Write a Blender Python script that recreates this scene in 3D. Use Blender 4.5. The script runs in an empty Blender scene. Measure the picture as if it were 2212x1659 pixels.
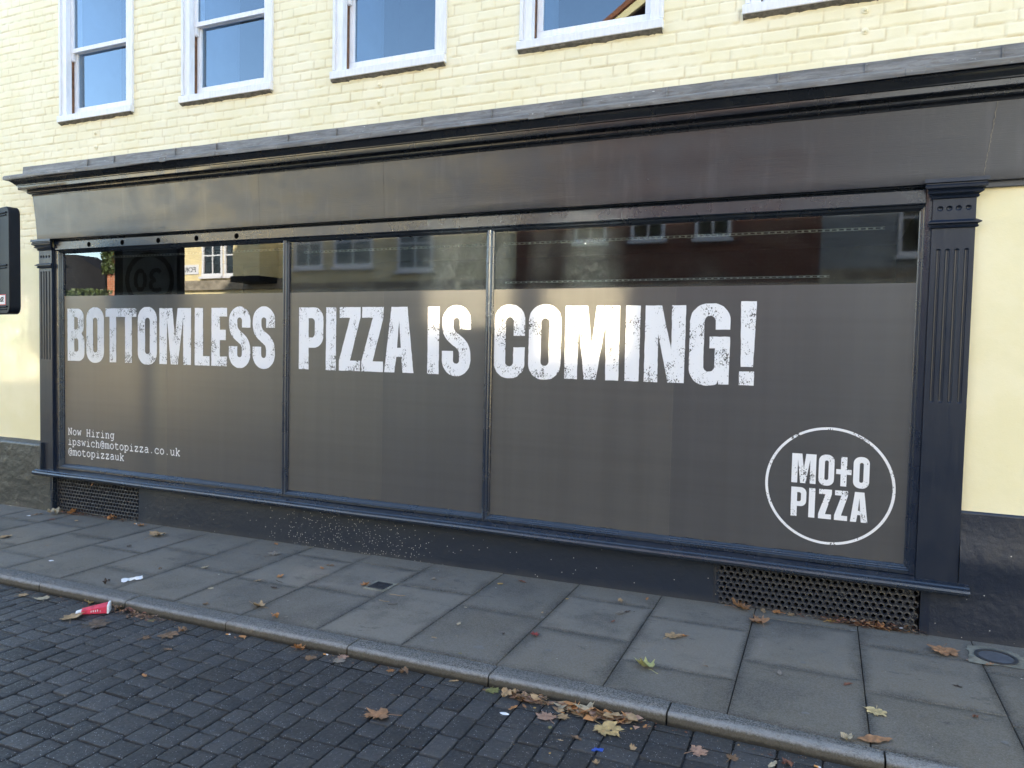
import bpy, bmesh, math, random
import numpy as np
from mathutils import Matrix, Vector

# ------------------------------------------------------------ camera, sky, sun, exposure
scene = bpy.context.scene
COL = scene.collection
R = math.radians

cam_d = bpy.data.cameras.new('camera')
cam = bpy.data.objects.new('camera', cam_d)
COL.objects.link(cam)
cam_d.sensor_width = 36.0
cam_d.lens = 36.0 * 1566.64 / 2212.0
cam_d.clip_start = 0.05
cam_d.clip_end = 800.0
cr = Vector((0.91746502, 0.39723599, 0.02148247))
cu = Vector((-0.03742947, 0.03243442, 0.99877277))
cf = Vector((-0.39605172, 0.91714316, -0.04462578))
m = Matrix((cr, cu, -cf)).transposed().to_4x4()
m.translation = Vector((0.0, -5.0, 1.6))
cam.matrix_world = m
scene.camera = cam

SUN_AZ = 24.0      # degrees from +Y towards +X: the sun stands behind the yellow building
SUN_EL = 23.0
world = bpy.data.worlds.new('World')
scene.world = world
world.use_nodes = True
wn = world.node_tree
wn.nodes.clear()
sky = wn.nodes.new('ShaderNodeTexSky')
sky.sky_type = 'NISHITA'
sky.sun_disc = False
sky.sun_elevation = R(SUN_EL)
sky.sun_rotation = R(SUN_AZ)
sky.air_density = 1.0
sky.dust_density = 0.6
sky.ozone_density = 1.2
bg = wn.nodes.new('ShaderNodeBackground')
bg.inputs['Strength'].default_value = 0.15
wo = wn.nodes.new('ShaderNodeOutputWorld')
wn.links.new(sky.outputs[0], bg.inputs['Color'])
wn.links.new(bg.outputs[0], wo.inputs['Surface'])

sd = bpy.data.lights.new('sun', 'SUN')
sd.energy = 4.6
sd.angle = R(0.5)
sd.color = (1.0, 0.93, 0.80)
so = bpy.data.objects.new('sun', sd)
COL.objects.link(so)
sdir = Vector((math.sin(R(SUN_AZ)) * math.cos(R(SUN_EL)), math.cos(R(SUN_AZ)) * math.cos(R(SUN_EL)), math.sin(R(SUN_EL))))
so.rotation_euler = sdir.to_track_quat('Z', 'Y').to_euler()
so.location = (0, 30, 30)

vs = scene.view_settings
vs.view_transform = 'Standard'
vs.look = 'None'
vs.gamma = 1.0
vs.use_curve_mapping = False
vs.exposure = 2.55
scene.cycles.max_bounces = 10
scene.cycles.diffuse_bounces = 5
scene.cycles.glossy_bounces = 5
scene.cycles.transparent_max_bounces = 12
# sunlight thrown back by the window panes across the street needs guided, unblurred glossy paths
scene.cycles.use_guiding = True
scene.cycles.use_surface_guiding = True
scene.cycles.guiding_training_samples = 64
scene.cycles.sample_clamp_indirect = 0.0
scene.cycles.blur_glossy = 0.0
scene.cycles.caustics_reflective = True

rng = random.Random(11)
nr = np.random.RandomState(5)

# ------------------------------------------------------------ ground planes (metres)
Z0 = -0.0441
def pave_z(x, y): return Z0 + 0.0125 * x + 0.0152 * y
def road_z(x, y): return Z0 - 0.065 + 0.0125 * x + 0.010 * y

# ------------------------------------------------------------ material helpers
class NT:
    def __init__(s, name):
        s.m = bpy.data.materials.new(name)
        s.m.use_nodes = True
        s.t = s.m.node_tree
        s.t.nodes.clear()
        s.out = s.t.nodes.new('ShaderNodeOutputMaterial')
        tc = s.t.nodes.new('ShaderNodeNewGeometry')
        s.pos = tc.outputs['Position']
        s.oc = s.t.nodes.new('ShaderNodeTexCoord').outputs['Object']
    def n(s, typ, **kw):
        nd = s.t.nodes.new(typ)
        for k, v in kw.items():
            if k.startswith('i_'):
                nd.inputs[k[2:].replace('_', ' ')].default_value = v
            else:
                setattr(nd, k, v)
        return nd
    def l(s, a, b): s.t.links.new(a, b)
    def mapped(s, scale=(1, 1, 1), loc=(0, 0, 0), src=None):
        mp = s.n('ShaderNodeMapping')
        mp.inputs['Scale'].default_value = scale
        mp.inputs['Location'].default_value = loc
        s.l(src or s.pos, mp.inputs['Vector'])
        return mp.outputs[0]
    def noise(s, scale, detail=4, rough=0.55, vec=None, dist=0.0):
        nd = s.n('ShaderNodeTexNoise')
        nd.inputs['Scale'].default_value = scale
        nd.inputs['Detail'].default_value = detail
        nd.inputs['Roughness'].default_value = rough
        nd.inputs['Distortion'].default_value = dist
        s.l(vec or s.pos, nd.inputs['Vector'])
        return nd.outputs['Fac']
    def voro(s, scale, vec=None, feature='F1', rnd=1.0):
        nd = s.n('ShaderNodeTexVoronoi')
        nd.feature = feature
        nd.inputs['Scale'].default_value = scale
        nd.inputs['Randomness'].default_value = rnd
        s.l(vec or s.pos, nd.inputs['Vector'])
        return nd
    def ramp(s, fac, a, b, ca=0.0, cb=1.0, smooth=True):
        mr = s.n('ShaderNodeMapRange')
        mr.interpolation_type = 'SMOOTHSTEP' if smooth else 'LINEAR'
        s.l(fac, mr.inputs['Value'])
        mr.inputs['From Min'].default_value = a
        mr.inputs['From Max'].default_value = b
        mr.inputs['To Min'].default_value = ca
        mr.inputs['To Max'].default_value = cb
        return mr.outputs[0]
    def math(s, op, a, b=None):
        nd = s.n('ShaderNodeMath', operation=op)
        for i, v in enumerate((a, b)):
            if v is None: continue
            if isinstance(v, (int, float)): nd.inputs[i].default_value = v
            else: s.l(v, nd.inputs[i])
        return nd.outputs[0]
    def mix(s, fac, a, b):
        nd = s.n('ShaderNodeMix', data_type='RGBA')
        if isinstance(fac, (int, float)): nd.inputs[0].default_value = fac
        else: s.l(fac, nd.inputs[0])
        for i, v in ((6, a), (7, b)):
            if isinstance(v, tuple): nd.inputs[i].default_value = (*v, 1)
            else: s.l(v, nd.inputs[i])
        return nd.outputs[2]
    def xyz(s, src=None):
        nd = s.n('ShaderNodeSeparateXYZ')
        s.l(src or s.pos, nd.inputs[0])
        return nd.outputs
    def bump(s, h, strength=0.3, dist=0.01, normal=None):
        nd = s.n('ShaderNodeBump')
        nd.inputs['Strength'].default_value = strength
        nd.inputs['Distance'].default_value = dist
        s.l(h, nd.inputs['Height'])
        if normal is not None: s.l(normal, nd.inputs['Normal'])
        return nd.outputs[0]
    def pbr(s, col, rough=0.6, spec=0.5, normal=None, metal=0.0):
        p = s.n('ShaderNodeBsdfPrincipled')
        if isinstance(col, tuple): p.inputs['Base Color'].default_value = (*col, 1)
        else: s.l(col, p.inputs['Base Color'])
        if isinstance(rough, (int, float)): p.inputs['Roughness'].default_value = rough
        else: s.l(rough, p.inputs['Roughness'])
        p.inputs['Specular IOR Level'].default_value = spec
        p.inputs['Metallic'].default_value = metal
        if normal is not None: s.l(normal, p.inputs['Normal'])
        s.l(p.outputs[0], s.out.inputs['Surface'])
        return p

M = {}

def simple(name, col, rough=0.6, spec=0.5, nscale=30, var=0.12, bump=0.1):
    t = NT(name)
    f = t.noise(nscale, 5)
    c = t.mix(t.ramp(f, 0.3, 0.7), tuple(v * (1 - var) for v in col), tuple(min(1, v * (1 + var)) for v in col))
    t.pbr(c, rough, spec, t.bump(t.noise(nscale * 4, 4), bump, 0.003))
    M[name] = t.m
    return t.m

# dark navy gloss paint on old joinery
def navy(name, base, rough, stretch=(1.5, 8, 22), bs=0.35, dusty=0.25, spec=0.8, wav=2.0):
    t = NT(name)
    v = t.mapped(stretch)
    g = t.noise(9, 6, 0.62, v)
    w = t.noise(1.1, 3, 0.5)
    fine = t.noise(140, 3, 0.5)
    st = t.noise(3.0, 5, 0.6, t.mapped((3.5, 1, 0.5)))
    dust = t.ramp(st, 0.5, 0.72, 0, dusty)
    c = t.mix(dust, base, (0.11, 0.11, 0.115))
    chip = t.voro(23)
    ch = t.ramp(chip.outputs['Distance'], 0.012, 0.022, 1, 0)
    c = t.mix(t.math('MULTIPLY', ch, 0.5), c, (0.3, 0.29, 0.27))
    h = t.math('ADD', t.math('MULTIPLY', g, 0.6), t.math('ADD', t.math('MULTIPLY', w, wav), t.math('MULTIPLY', fine, 0.06)))
    t.pbr(c, t.ramp(t.noise(5, 4), 0.3, 0.7, rough - 0.05, rough + 0.08), spec, t.bump(h, bs, 0.006))
    M[name] = t.m
navy('navy_paint', (0.013, 0.019, 0.031), 0.28, bs=.16, dusty=.10)
navy('fascia_paint', (0.012, 0.014, 0.021), 0.33, (0.7, 4, 26), bs=0.2, dusty=0.16, spec=0.9, wav=0.3)
navy('pilaster_paint', (0.007, 0.013, 0.028), 0.36, (10, 8, 2), 0.12, 0.05, .5)
navy('cornice_paint', (0.012, 0.015, 0.022), 0.24, (1, 12, 12), 0.15, 0.06)
navy('mullion_paint', (0.008, 0.015, 0.032), 0.26, (6, 6, 1), 0.06, 0.05)

# painted brick (shape is real geometry, this adds the fine paint skin)
def yellow(name, col, bs, dirty=0.5):
    t = NT(name)
    f = t.noise(2.2, 6, 0.6)
    f2 = t.noise(38, 5, 0.65)
    c = t.mix(t.ramp(f, 0.35, 0.65), col, (col[0] * 0.95, col[1] * 0.945, col[2] * 0.88))
    sp = t.ramp(t.noise(9, 7, 0.7), 0.66, 0.76, 0, dirty)
    c = t.mix(sp, c, (col[0] * 0.72, col[1] * 0.66, col[2] * 0.55))
    pk = t.ramp(t.voro(31).outputs['Distance'], 0.03, 0.05, 1, 0)
    c = t.mix(t.math('MULTIPLY', pk, 0.35), c, (0.35, 0.31, 0.2))
    ja = t.n('ShaderNodeAttribute', attribute_name='joint'); ja.attribute_type = 'GEOMETRY'
    c = t.mix(t.math('MULTIPLY', ja.outputs['Fac'], t.ramp(t.noise(5, 5, 0.7), 0.30, 0.66, 0.1, 0.95)), c, (col[0] * 0.66, col[1] * 0.59, col[2] * 0.47))
    h = t.math('ADD', t.math('MULTIPLY', f2, 0.6), t.math('MULTIPLY', t.noise(120, 3), 0.3))
    t.pbr(c, 0.62, 0.35, t.bump(h, bs, 0.004))
    M[name] = t.m
yellow('yellow_brick_paint', (0.87, 0.795, 0.57), 0.45)
yellow('yellow_render_paint', (0.87, 0.79, 0.53), 0.35, 0.2)

# white window paint
t = NT('white_paint')
v = t.mapped((6, 6, 1.2))
c = t.mix(t.ramp(t.noise(7, 6, 0.6, v), 0.35, 0.75), (0.80, 0.80, 0.82), (0.70, 0.70, 0.71))
c = t.mix(t.ramp(t.noise(26, 6, 0.7), 0.64, 0.74, 0, 0.45), c, (0.45, 0.42, 0.38))
t.pbr(c, 0.42, 0.4, t.bump(t.noise(60, 4), 0.12, 0.004))
M['white_paint'] = t.m
simple('bare_wood', (0.16, 0.085, 0.05), 0.8, 0.2, 20, 0.3, 0.3)
simple('putty_grey', (0.17, 0.16, 0.14), 0.9, 0.2, 30, 0.3, 0.5)

# lead sheet
t = NT('lead_sheet')
v = t.mapped((1, 6, 9))
a_ = t.noise(3.2, 7, 0.65, v)
c = t.mix(t.ramp(a_, 0.3, 0.7), (0.10, 0.098, 0.095), (0.23, 0.225, 0.215))
c = t.mix(t.ramp(t.noise(11, 7, 0.7, t.mapped((1, 3, 6))), 0.52, 0.62, 0, 0.6), c, (0.12, 0.10, 0.08))
c = t.mix(t.ramp(t.noise(17, 6, 0.72, t.mapped((1, 2, 3), (4, 2, 1))), 0.64, 0.68, 0, 0.8), c, (0.6, 0.6, 0.6))
t.pbr(c, 0.55, 0.5, t.bump(t.noise(14, 6, 0.6), 0.6, 0.01))
M['lead_sheet'] = t.m

# rough painted plinth, with grime towards the pavement and a burst of pale splashes
def plinth_mat(name, base, bs, splash=False, nscale=22, wearamt=0.10, bd=0.012):
    t = NT(name)
    X = t.xyz()
    gh = t.math('SUBTRACT', X[2], t.math('MULTIPLY', X[0], 0.0125))
    gr = t.math('ADD', gh, t.math('MULTIPLY', t.noise(7, 6, 0.7), 0.10))
    grime = t.ramp(gr, -0.06, 0.07, 0.5, 0.0)
    c = t.mix(grime, base, (0.095, 0.088, 0.076))
    wear = t.ramp(t.noise(12, 8, 0.75, t.mapped((1, 1, 1.8))), 0.62, 0.70, 0, wearamt)
    c = t.mix(wear, c, (0.15, 0.14, 0.12))
    sp = t.voro(58)
    dots = t.ramp(sp.outputs['Distance'], 0.12, 0.22, 1, 0)
    if splash:
        dx = t.math('ABSOLUTE', t.math('ADD', X[0], 3.55))
        den = t.ramp(dx, 0.15, 1.3, 0.85, 0.03)
        dz = t.ramp(t.math('ABSOLUTE', t.math('SUBTRACT', X[2], 0.02)), 0.02, 0.25, 1.0, 0.3)
        den = t.math('MULTIPLY', den, dz)
    else:
        den = t.math('MULTIPLY', t.ramp(gh, 0.0, 0.6, 0.03, 0.012), 1.0)
    cs = t.n('ShaderNodeSeparateColor'); t.l(sp.outputs['Color'], cs.inputs[0])
    pick = t.math('LESS_THAN', cs.outputs[0], den)
    c = t.mix(t.math('MULTIPLY', dots, pick), c, (0.62, 0.60, 0.54))
    h = t.math('ADD', t.noise(nscale, 7, 0.7), t.math('MULTIPLY', t.noise(4, 4), 0.5))
    t.pbr(c, 0.36, 0.6, t.bump(h, bs, bd))
    M[name] = t.m
plinth_mat('plinth_paint', (0.014, 0.021, 0.036), 0.35, True)
plinth_mat('rough_plinth_paint', (0.040, 0.042, 0.040), 1.0, False, 12, 0.35)
plinth_mat('right_plinth_paint', (0.009, 0.015, 0.031), 0.5, False, 75, 0.05, 0.004)
plinth_mat('grille_paint', (0.018, 0.021, 0.030), 0.4, False, 40)

# printed grey window film
def film(name, col):
    t = NT(name)
    s1 = t.noise(1.0, 5, 0.6, t.mapped((9, 1, 0.25)))
    s2 = t.noise(1.0, 5, 0.6, t.mapped((0.3, 1, 14)))
    f = t.math('ADD', t.math('MULTIPLY', s1, 0.5), t.math('MULTIPLY', s2, 0.5))
    c = t.mix(t.ramp(f, 0.35, 0.65), tuple(v * 0.90 for v in col), tuple(v * 1.09 for v in col))
    t.pbr(c, 0.30, 1.0, t.bump(t.noise(2.0, 3), 0.10, 0.01))
    M[name] = t.m
film('grey_film', (0.080, 0.077, 0.074))
film('grey_film_dark', (0.068, 0.067, 0.069))
simple('film_seam', (0.16, 0.155, 0.14), 0.5, 0.4)

def vinyl(name, worn):
    t = NT(name)
    if worn:
        lo = t.noise(6.5, 2, 0.5, t.mapped((1.2, 1, 0.9), (1.7, 0, 3.1)))
        hi = t.noise(95, 3, 0.6, t.mapped((1.3, 1, 0.9)), 0.6)
        th = t.ramp(lo, 0.40, 0.68, 0.73, 0.525)
        msk = t.math('GREATER_THAN', hi, th)
        c = t.mix(msk, (0.80, 0.80, 0.82), (0.09, 0.088, 0.085))
    else:
        c = t.mix(t.noise(30), (0.80, 0.80, 0.82), (0.78, 0.78, 0.80))
    t.pbr(c, 0.42, 0.4)
    M[name] = t.m
vinyl('worn_white_vinyl', True)
vinyl('white_vinyl', False)

# glass: reflects from both faces, lets the rest through
def glass(name, tint, mult, dust=None, rg=0.0, gc_=(0.97, 0.98, 1)):
    t = NT(name)
    fr = t.n('ShaderNodeFresnel'); fr.inputs['IOR'].default_value = 1.5
    geo = t.n('ShaderNodeNewGeometry')
    f = t.math('MULTIPLY', t.math('MINIMUM', t.math('MULTIPLY', fr.outputs[0], mult), 1.0), t.math('SUBTRACT', 1.0, geo.outputs['Backfacing']))
    bn = t.bump(t.noise(1.3, 2), 0.02, 0.02)
    gl = t.n('ShaderNodeBsdfGlossy'); gl.inputs['Roughness'].default_value = rg
    gl.inputs['Color'].default_value = (*gc_, 1); t.l(bn, gl.inputs['Normal'])
    tr = t.n('ShaderNodeBsdfTransparent'); tr.inputs['Color'].default_value = (*tint, 1)
    mx = t.n('ShaderNodeMixShader')
    t.l(f, mx.inputs[0]); t.l(tr.outputs[0], mx.inputs[1]); t.l(gl.outputs[0], mx.inputs[2])
    last = mx.outputs[0]
    if dust:
        df = t.n('ShaderNodeBsdfDiffuse'); df.inputs['Color'].default_value = (0.36, 0.36, 0.30, 1)
        X = t.xyz()
        a = t.ramp(t.noise(1.6, 5, 0.6, t.mapped((1.3, 1, 2.2), dust[2])), 0.45, 0.75, 0, dust[0])
        sc = t.ramp(t.noise(4.0, 7, 0.75, t.mapped((7, 1, 3))), 0.45, 0.75, 0.35, 1.0)
        a = t.math('MULTIPLY', a, sc)
        for cx, wd, amt in dust[3]:
            g = t.ramp(t.math('ABSOLUTE', t.math('SUBTRACT', X[0], cx)), 0.0, wd, amt, 0)
            a = t.math('ADD', a, t.math('MULTIPLY', g, t.ramp(t.noise(9, 8, 0.8), 0.35, 0.7, 0.25, 1)))
        dots = t.voro(38)
        dd = t.ramp(dots.outputs['Distance'], 0.035, 0.06, dust[1], 0)
        cs = t.n('ShaderNodeSeparateColor'); t.l(dots.outputs['Color'], cs.inputs[0])
        dd = t.math('MULTIPLY', dd, t.math('LESS_THAN', cs.outputs[0], 0.35))
        edge = t.ramp(X[2], 2.06, 2.11, 0.14, 0)
        a = t.math('ADD', a, t.math('MULTIPLY', edge, t.noise(20, 6, 0.7)))
        a = t.math('MINIMUM', t.math('MAXIMUM', a, dd), 0.85)
        m2 = t.n('ShaderNodeMixShader')
        t.l(a, m2.inputs[0]); t.l(last, m2.inputs[1]); t.l(df.outputs[0], m2.inputs[2])
        last = m2.outputs[0]
    t.l(last, t.out.inputs['Surface'])
    M[name] = t.m
glass('sash_glass', (0.70, 0.80, 0.90), 2.7, None, 0.0, (0.80, 0.91, 1.0))
glass('shop_glass_clean', (0.80, 0.84, 0.86), 2.5, (0.03, 0.35, (0, 0, 0), [(-7.1, 0.35, 0.04)]))
glass('shop_glass_dusty_glow', (0.75, 0.80, 0.80), 2.1, (0.16, 0.6, (3, 0, 1), [(-2.72, 0.36, 0.34), (-2.45, 0.14, 0.2), (-4.1, 0.3, 0.05)]), 0.035)  # denser patches by the right edge paint the glow of sunlit dust
glass('shop_glass_specked_glow', (0.75, 0.80, 0.80), 2.1, (0.08, 0.9, (7, 0, 4), [(-1.58, 0.30, 0.34), (-1.95, 0.15, 0.12), (-2.27, 0.13, 0.35)]), 0.03)  # dust patches thickened to paint in the glow of reflected sun
t = NT('sun_glass')
gl = t.n('ShaderNodeBsdfGlossy'); gl.inputs['Roughness'].default_value = 0.035; gl.inputs['Color'].default_value = (0.82, 0.75, 0.55, 1)
t.l(gl.outputs[0], t.out.inputs['Surface']); M['sun_glass'] = t.m
glass('opposite_glass', (0.3, 0.33, 0.36), 2.0)

# paving slabs
t = NT('paving_slab')
X = t.xyz()
oi = t.n('ShaderNodeAttribute', attribute_name='slab'); oi.attribute_type = 'GEOMETRY'
tone = oi.outputs['Fac']
c = t.mix(tone, (0.100, 0.089, 0.070), (0.172, 0.154, 0.124))
c = t.mix(t.ramp(t.noise(1.6, 6, 0.6), 0.35, 0.7, 0, 0.5), c, (0.155, 0.147, 0.133))
c = t.mix(t.ramp(t.noise(2.4, 7, 0.65, t.mapped((1, 1, 1), (5, 3, 0))), 0.48, 0.66, 0, 0.75), c, (0.078, 0.073, 0.064))
c = t.mix(t.ramp(t.noise(6.5, 6, 0.6, t.mapped((1, 2, 1), (1, 8, 0))), 0.61, 0.68, 0, 0.65), c, (0.055, 0.053, 0.050))
ed = t.n('ShaderNodeAttribute', attribute_name='edge'); ed.attribute_type = 'GEOMETRY'
e2 = t.math('POWER', ed.outputs['Fac'], 1.6)
c = t.mix(t.math('MULTIPLY', e2, t.ramp(t.noise(3.0, 6, 0.7), 0.25, 0.6, 0.25, 0.95)), c, (0.040, 0.037, 0.031))
wallside = t.ramp(t.math('ADD', X[1], t.math('MULTIPLY', t.noise(5, 6, 0.7), 0.35)), -0.12, 0.12, 0, 0.7)
c = t.mix(wallside, c, (0.135, 0.125, 0.10))
grit = t.voro(190)
gc = t.n('ShaderNodeSeparateColor'); t.l(grit.outputs['Color'], gc.inputs[0])
c = t.mix(t.ramp(gc.outputs[0], 0.0, 1.0, 0, 0.35), c, (0.24, 0.235, 0.225))
crumb = t.voro(60, t.mapped((1, 1, 1), (2, 2, 2)))
cc = t.n('ShaderNodeSeparateColor'); t.l(crumb.outputs['Color'], cc.inputs[0])
near = t.ramp(X[1], -0.28, -0.05, 0.025, 0.35)
crm = t.math('MULTIPLY', t.ramp(crumb.outputs['Distance'], 0.08, 0.15, 1, 0), t.math('LESS_THAN', cc.outputs[0], near))
c = t.mix(crm, c, (0.42, 0.40, 0.34))
h = t.math('ADD', t.math('MULTIPLY', t.noise(70, 6, 0.7), 0.5), t.math('MULTIPLY', t.noise(5, 4), 1.0))
t.pbr(c, t.ramp(t.noise(3, 4), 0.3, 0.7, 0.62, 0.8), 0.35, t.bump(h, 0.35, 0.004))
M['paving_slab'] = t.m
simple('joint_dirt', (0.016, 0.015, 0.014), 0.95, 0.1, 60, 0.3, 0.6)
simple('gum_mark', (0.17, 0.17, 0.165), 0.85, 0.2, 80, 0.15, 0.3)

# granite kerb
t = NT('kerb_granite')
X = t.xyz()
gv = t.voro(210)
gs = t.n('ShaderNodeSeparateColor'); t.l(gv.outputs['Color'], gs.inputs[0])
c = t.mix(gs.outputs[0], (0.050, 0.049, 0.046), (0.27, 0.265, 0.255))
c = t.mix(t.ramp(t.noise(2.0, 6, 0.6), 0.35, 0.7, 0, 0.5), c, (0.13, 0.13, 0.128))
# worn pale arris, grime on the riser: both belong to the stone
hh = t.math('SUBTRACT', t.math('SUBTRACT', X[2], t.math('MULTIPLY', X[0], 0.0125)), Z0)
hn = t.math('ADD', hh, t.math('MULTIPLY', t.noise(28, 7, 0.75), 0.030))
wear = t.math('MULTIPLY', t.ramp(hn, -0.034, -0.018, 0, 1), t.ramp(X[1], -1.625, -1.60, 0.65, 0))
c = t.mix(t.math('MULTIPLY', wear, t.ramp(t.noise(18, 6, 0.7), 0.3, 0.6, 0.35, 0.9)), c, (0.33, 0.33, 0.33))
c = t.mix(t.ramp(hn, -0.036, -0.016, 0.82, 0), c, (0.095, 0.083, 0.062))
c = t.mix(t.ramp(hn, -0.062, -0.042, 0.85, 0), c, (0.024, 0.022, 0.018))
h = t.math('ADD', t.noise(150, 4, 0.7), t.math('MULTIPLY', t.noise(6, 4), 2.0))
t.pbr(c, 0.85, 0.2, t.bump(h, 0.9, 0.005))
M['kerb_granite'] = t.m

# dark setts
t = NT('dark_setts')
at = t.n('ShaderNodeAttribute', attribute_name='slab'); at.attribute_type = 'GEOMETRY'
c = t.mix(at.outputs['Fac'], (0.019, 0.021, 0.025), (0.050, 0.052, 0.057))
c = t.mix(t.ramp(t.noise(1.2, 5, 0.6), 0.4, 0.7, 0, 0.4), c, (0.030, 0.030, 0.032))
sp = t.voro(120)
sc = t.n('ShaderNodeSeparateColor'); t.l(sp.outputs['Color'], sc.inputs[0])
dot = t.math('MULTIPLY', t.ramp(sp.outputs['Distance'], 0.18, 0.34, 1, 0), t.math('GREATER_THAN', sc.outputs[0], 0.76))
c = t.mix(t.math('MULTIPLY', dot, sc.outputs[1]), c, (0.42, 0.43, 0.46))
X = t.xyz()
gut = t.ramp(t.math('ADD', X[1], t.math('MULTIPLY', t.noise(7, 6, 0.7), 0.2)), -1.68, -1.50, 0, 0.55)
c = t.mix(gut, c, (0.055, 0.052, 0.045))
cr2 = t.voro(75, t.mapped((1, 1, 1), (4, 1, 2)))
cs2 = t.n('ShaderNodeSeparateColor'); t.l(cr2.outputs['Color'], cs2.inputs[0])
ng = t.ramp(X[1], -1.95, -1.66, 0.02, 0.30)
cm2 = t.math('MULTIPLY', t.ramp(cr2.outputs['Distance'], 0.06, 0.11, 1, 0), t.math('LESS_THAN', cs2.outputs[0], ng))
c = t.mix(cm2, c, (0.36, 0.34, 0.28))
h = t.math('ADD', t.math('MULTIPLY', t.noise(240, 3, 0.7), 0.7), t.math('MULTIPLY', t.noise(45, 5, 0.6), 0.8))
t.pbr(c, t.ramp(t.noise(60, 3), 0.3, 0.7, 0.5, 0.75), 0.5, t.bump(h, 0.8, 0.004))
M['dark_setts'] = t.m

# far road and pavement
simple('asphalt', (0.055, 0.055, 0.058), 0.85, 0.3, 90, 0.3, 0.5)
simple('far_paving', (0.14, 0.135, 0.125), 0.85, 0.3, 4, 0.2, 0.2)

# materials across the street
def brickmat(name, c1, c2, mort, scale=1.0):
    t = NT(name)
    X = t.xyz()
    cmb = t.n('ShaderNodeCombineXYZ'); t.l(X[0], cmb.inputs[0]); t.l(X[2], cmb.inputs[1])
    b = t.n('ShaderNodeTexBrick')
    b.offset = 0.5
    b.inputs['Color1'].default_value = (*c1, 1); b.inputs['Color2'].default_value = (*c2, 1)
    b.inputs['Mortar'].default_value = (*mort, 1)
    b.inputs['Scale'].default_value = scale
    b.inputs['Brick Width'].default_value = 0.225; b.inputs['Row Height'].default_value = 0.075
    b.inputs['Mortar Size'].default_value = 0.006
    t.l(cmb.outputs[0], b.inputs['Vector'])
    c = t.mix(t.ramp(t.noise(1.5, 5), 0.35, 0.7, 0, 0.35), b.outputs['Color'], tuple(v * 0.6 for v in c1))
    t.pbr(c, 0.9, 0.2, t.bump(b.outputs['Fac'], 0.4, -0.005))
    M[name] = t.m
brickmat('red_brick', (0.20, 0.085, 0.06), (0.13, 0.06, 0.045), (0.30, 0.26, 0.22))
brickmat('orange_brick', (0.42, 0.15, 0.07), (0.36, 0.12, 0.06), (0.5, 0.42, 0.32))
simple('cream_render', (0.76, 0.64, 0.36), 0.85, 0.2, 3, 0.08, 0.2)
simple('stone_band', (0.30, 0.26, 0.20), 0.85, 0.2, 5, 0.3, 0.3)
simple('grey_render', (0.27, 0.29, 0.30), 0.85, 0.2, 2, 0.1, 0.1)
simple('pale_render', (0.62, 0.54, 0.35), 0.85, 0.2, 2, 0.1, 0.1)
simple('roof_tile', (0.24, 0.10, 0.055), 0.85, 0.2, 12, 0.35, 0.8)
simple('slate', (0.06, 0.06, 0.065), 0.7, 0.4, 12, 0.35, 0.5)
simple('unlit_dark_boarding', (0.010, 0.009, 0.010), 0.8, 0.3, 12, 0.2, 0.3)  # near black: the outbuilding's unlit look is put into the base colour
simple('ivy_leaf', (0.06, 0.085, 0.025), 0.5, 0.5, 6, 0.5, 0.2)
simple('curtain', (0.55, 0.54, 0.50), 0.9, 0.1, 4, 0.1, 0.1)

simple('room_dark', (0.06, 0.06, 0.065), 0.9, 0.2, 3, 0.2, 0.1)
simple('room_pale', (0.30, 0.36, 0.42), 0.9, 0.2, 3, 0.1, 0.1)
simple('steel_strip', (0.30, 0.31, 0.31), 0.45, 0.5, 30, 0.1, 0.1)
simple('black_casing', (0.004, 0.006, 0.011), 0.5, 0.2, 6, 0.2, 0.08)
simple('casing_face', (0.17, 0.20, 0.24), 0.45, 0.5, 6, 0.15, 0.05)
simple('sign_black', (0.008, 0.008, 0.010), 0.6, 0.3, 6, 0.1, 0.05)
simple('sticker_white', (0.75, 0.75, 0.76), 0.5, 0.4, 40, 0.08, 0.05)
simple('sticker_red', (0.55, 0.05, 0.05), 0.5, 0.4, 40, 0.08, 0.05)
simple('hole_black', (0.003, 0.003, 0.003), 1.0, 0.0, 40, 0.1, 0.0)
simple('ink', (0.01, 0.01, 0.012), 0.5, 0.4, 40, 0.1, 0.05)
simple('pale_panel', (0.55, 0.60, 0.68), 0.35, 0.5, 10, 0.05, 0.02)
simple('galvanised', (0.35, 0.36, 0.37), 0.5, 0.5, 10, 0.1, 0.05)
simple('carton_red', (0.62, 0.045, 0.09), 0.45, 0.4, 25, 0.25, 0.3)
simple('paper_white', (0.72, 0.73, 0.76), 0.7, 0.3, 30, 0.1, 0.4)
simple('blue_plastic', (0.02, 0.08, 0.42), 0.35, 0.5, 20, 0.1, 0.05)
simple('filter_tip', (0.55, 0.28, 0.10), 0.7, 0.3, 60, 0.15, 0.1)
simple('cast_iron', (0.035, 0.038, 0.045), 0.55, 0.5, 30, 0.25, 0.3)
simple('cover_plate', (0.13, 0.14, 0.16), 0.5, 0.5, 20, 0.2, 0.3)
simple('concrete_ring', (0.20, 0.195, 0.16), 0.9, 0.2, 18, 0.3, 0.6)
simple('crack_pale', (0.20, 0.18, 0.15), 0.9, 0.2, 60, 0.3, 0.5)
simple('pale_flake', (0.5, 0.49, 0.44), 0.9, 0.2, 60, 0.2, 0.3)

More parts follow.
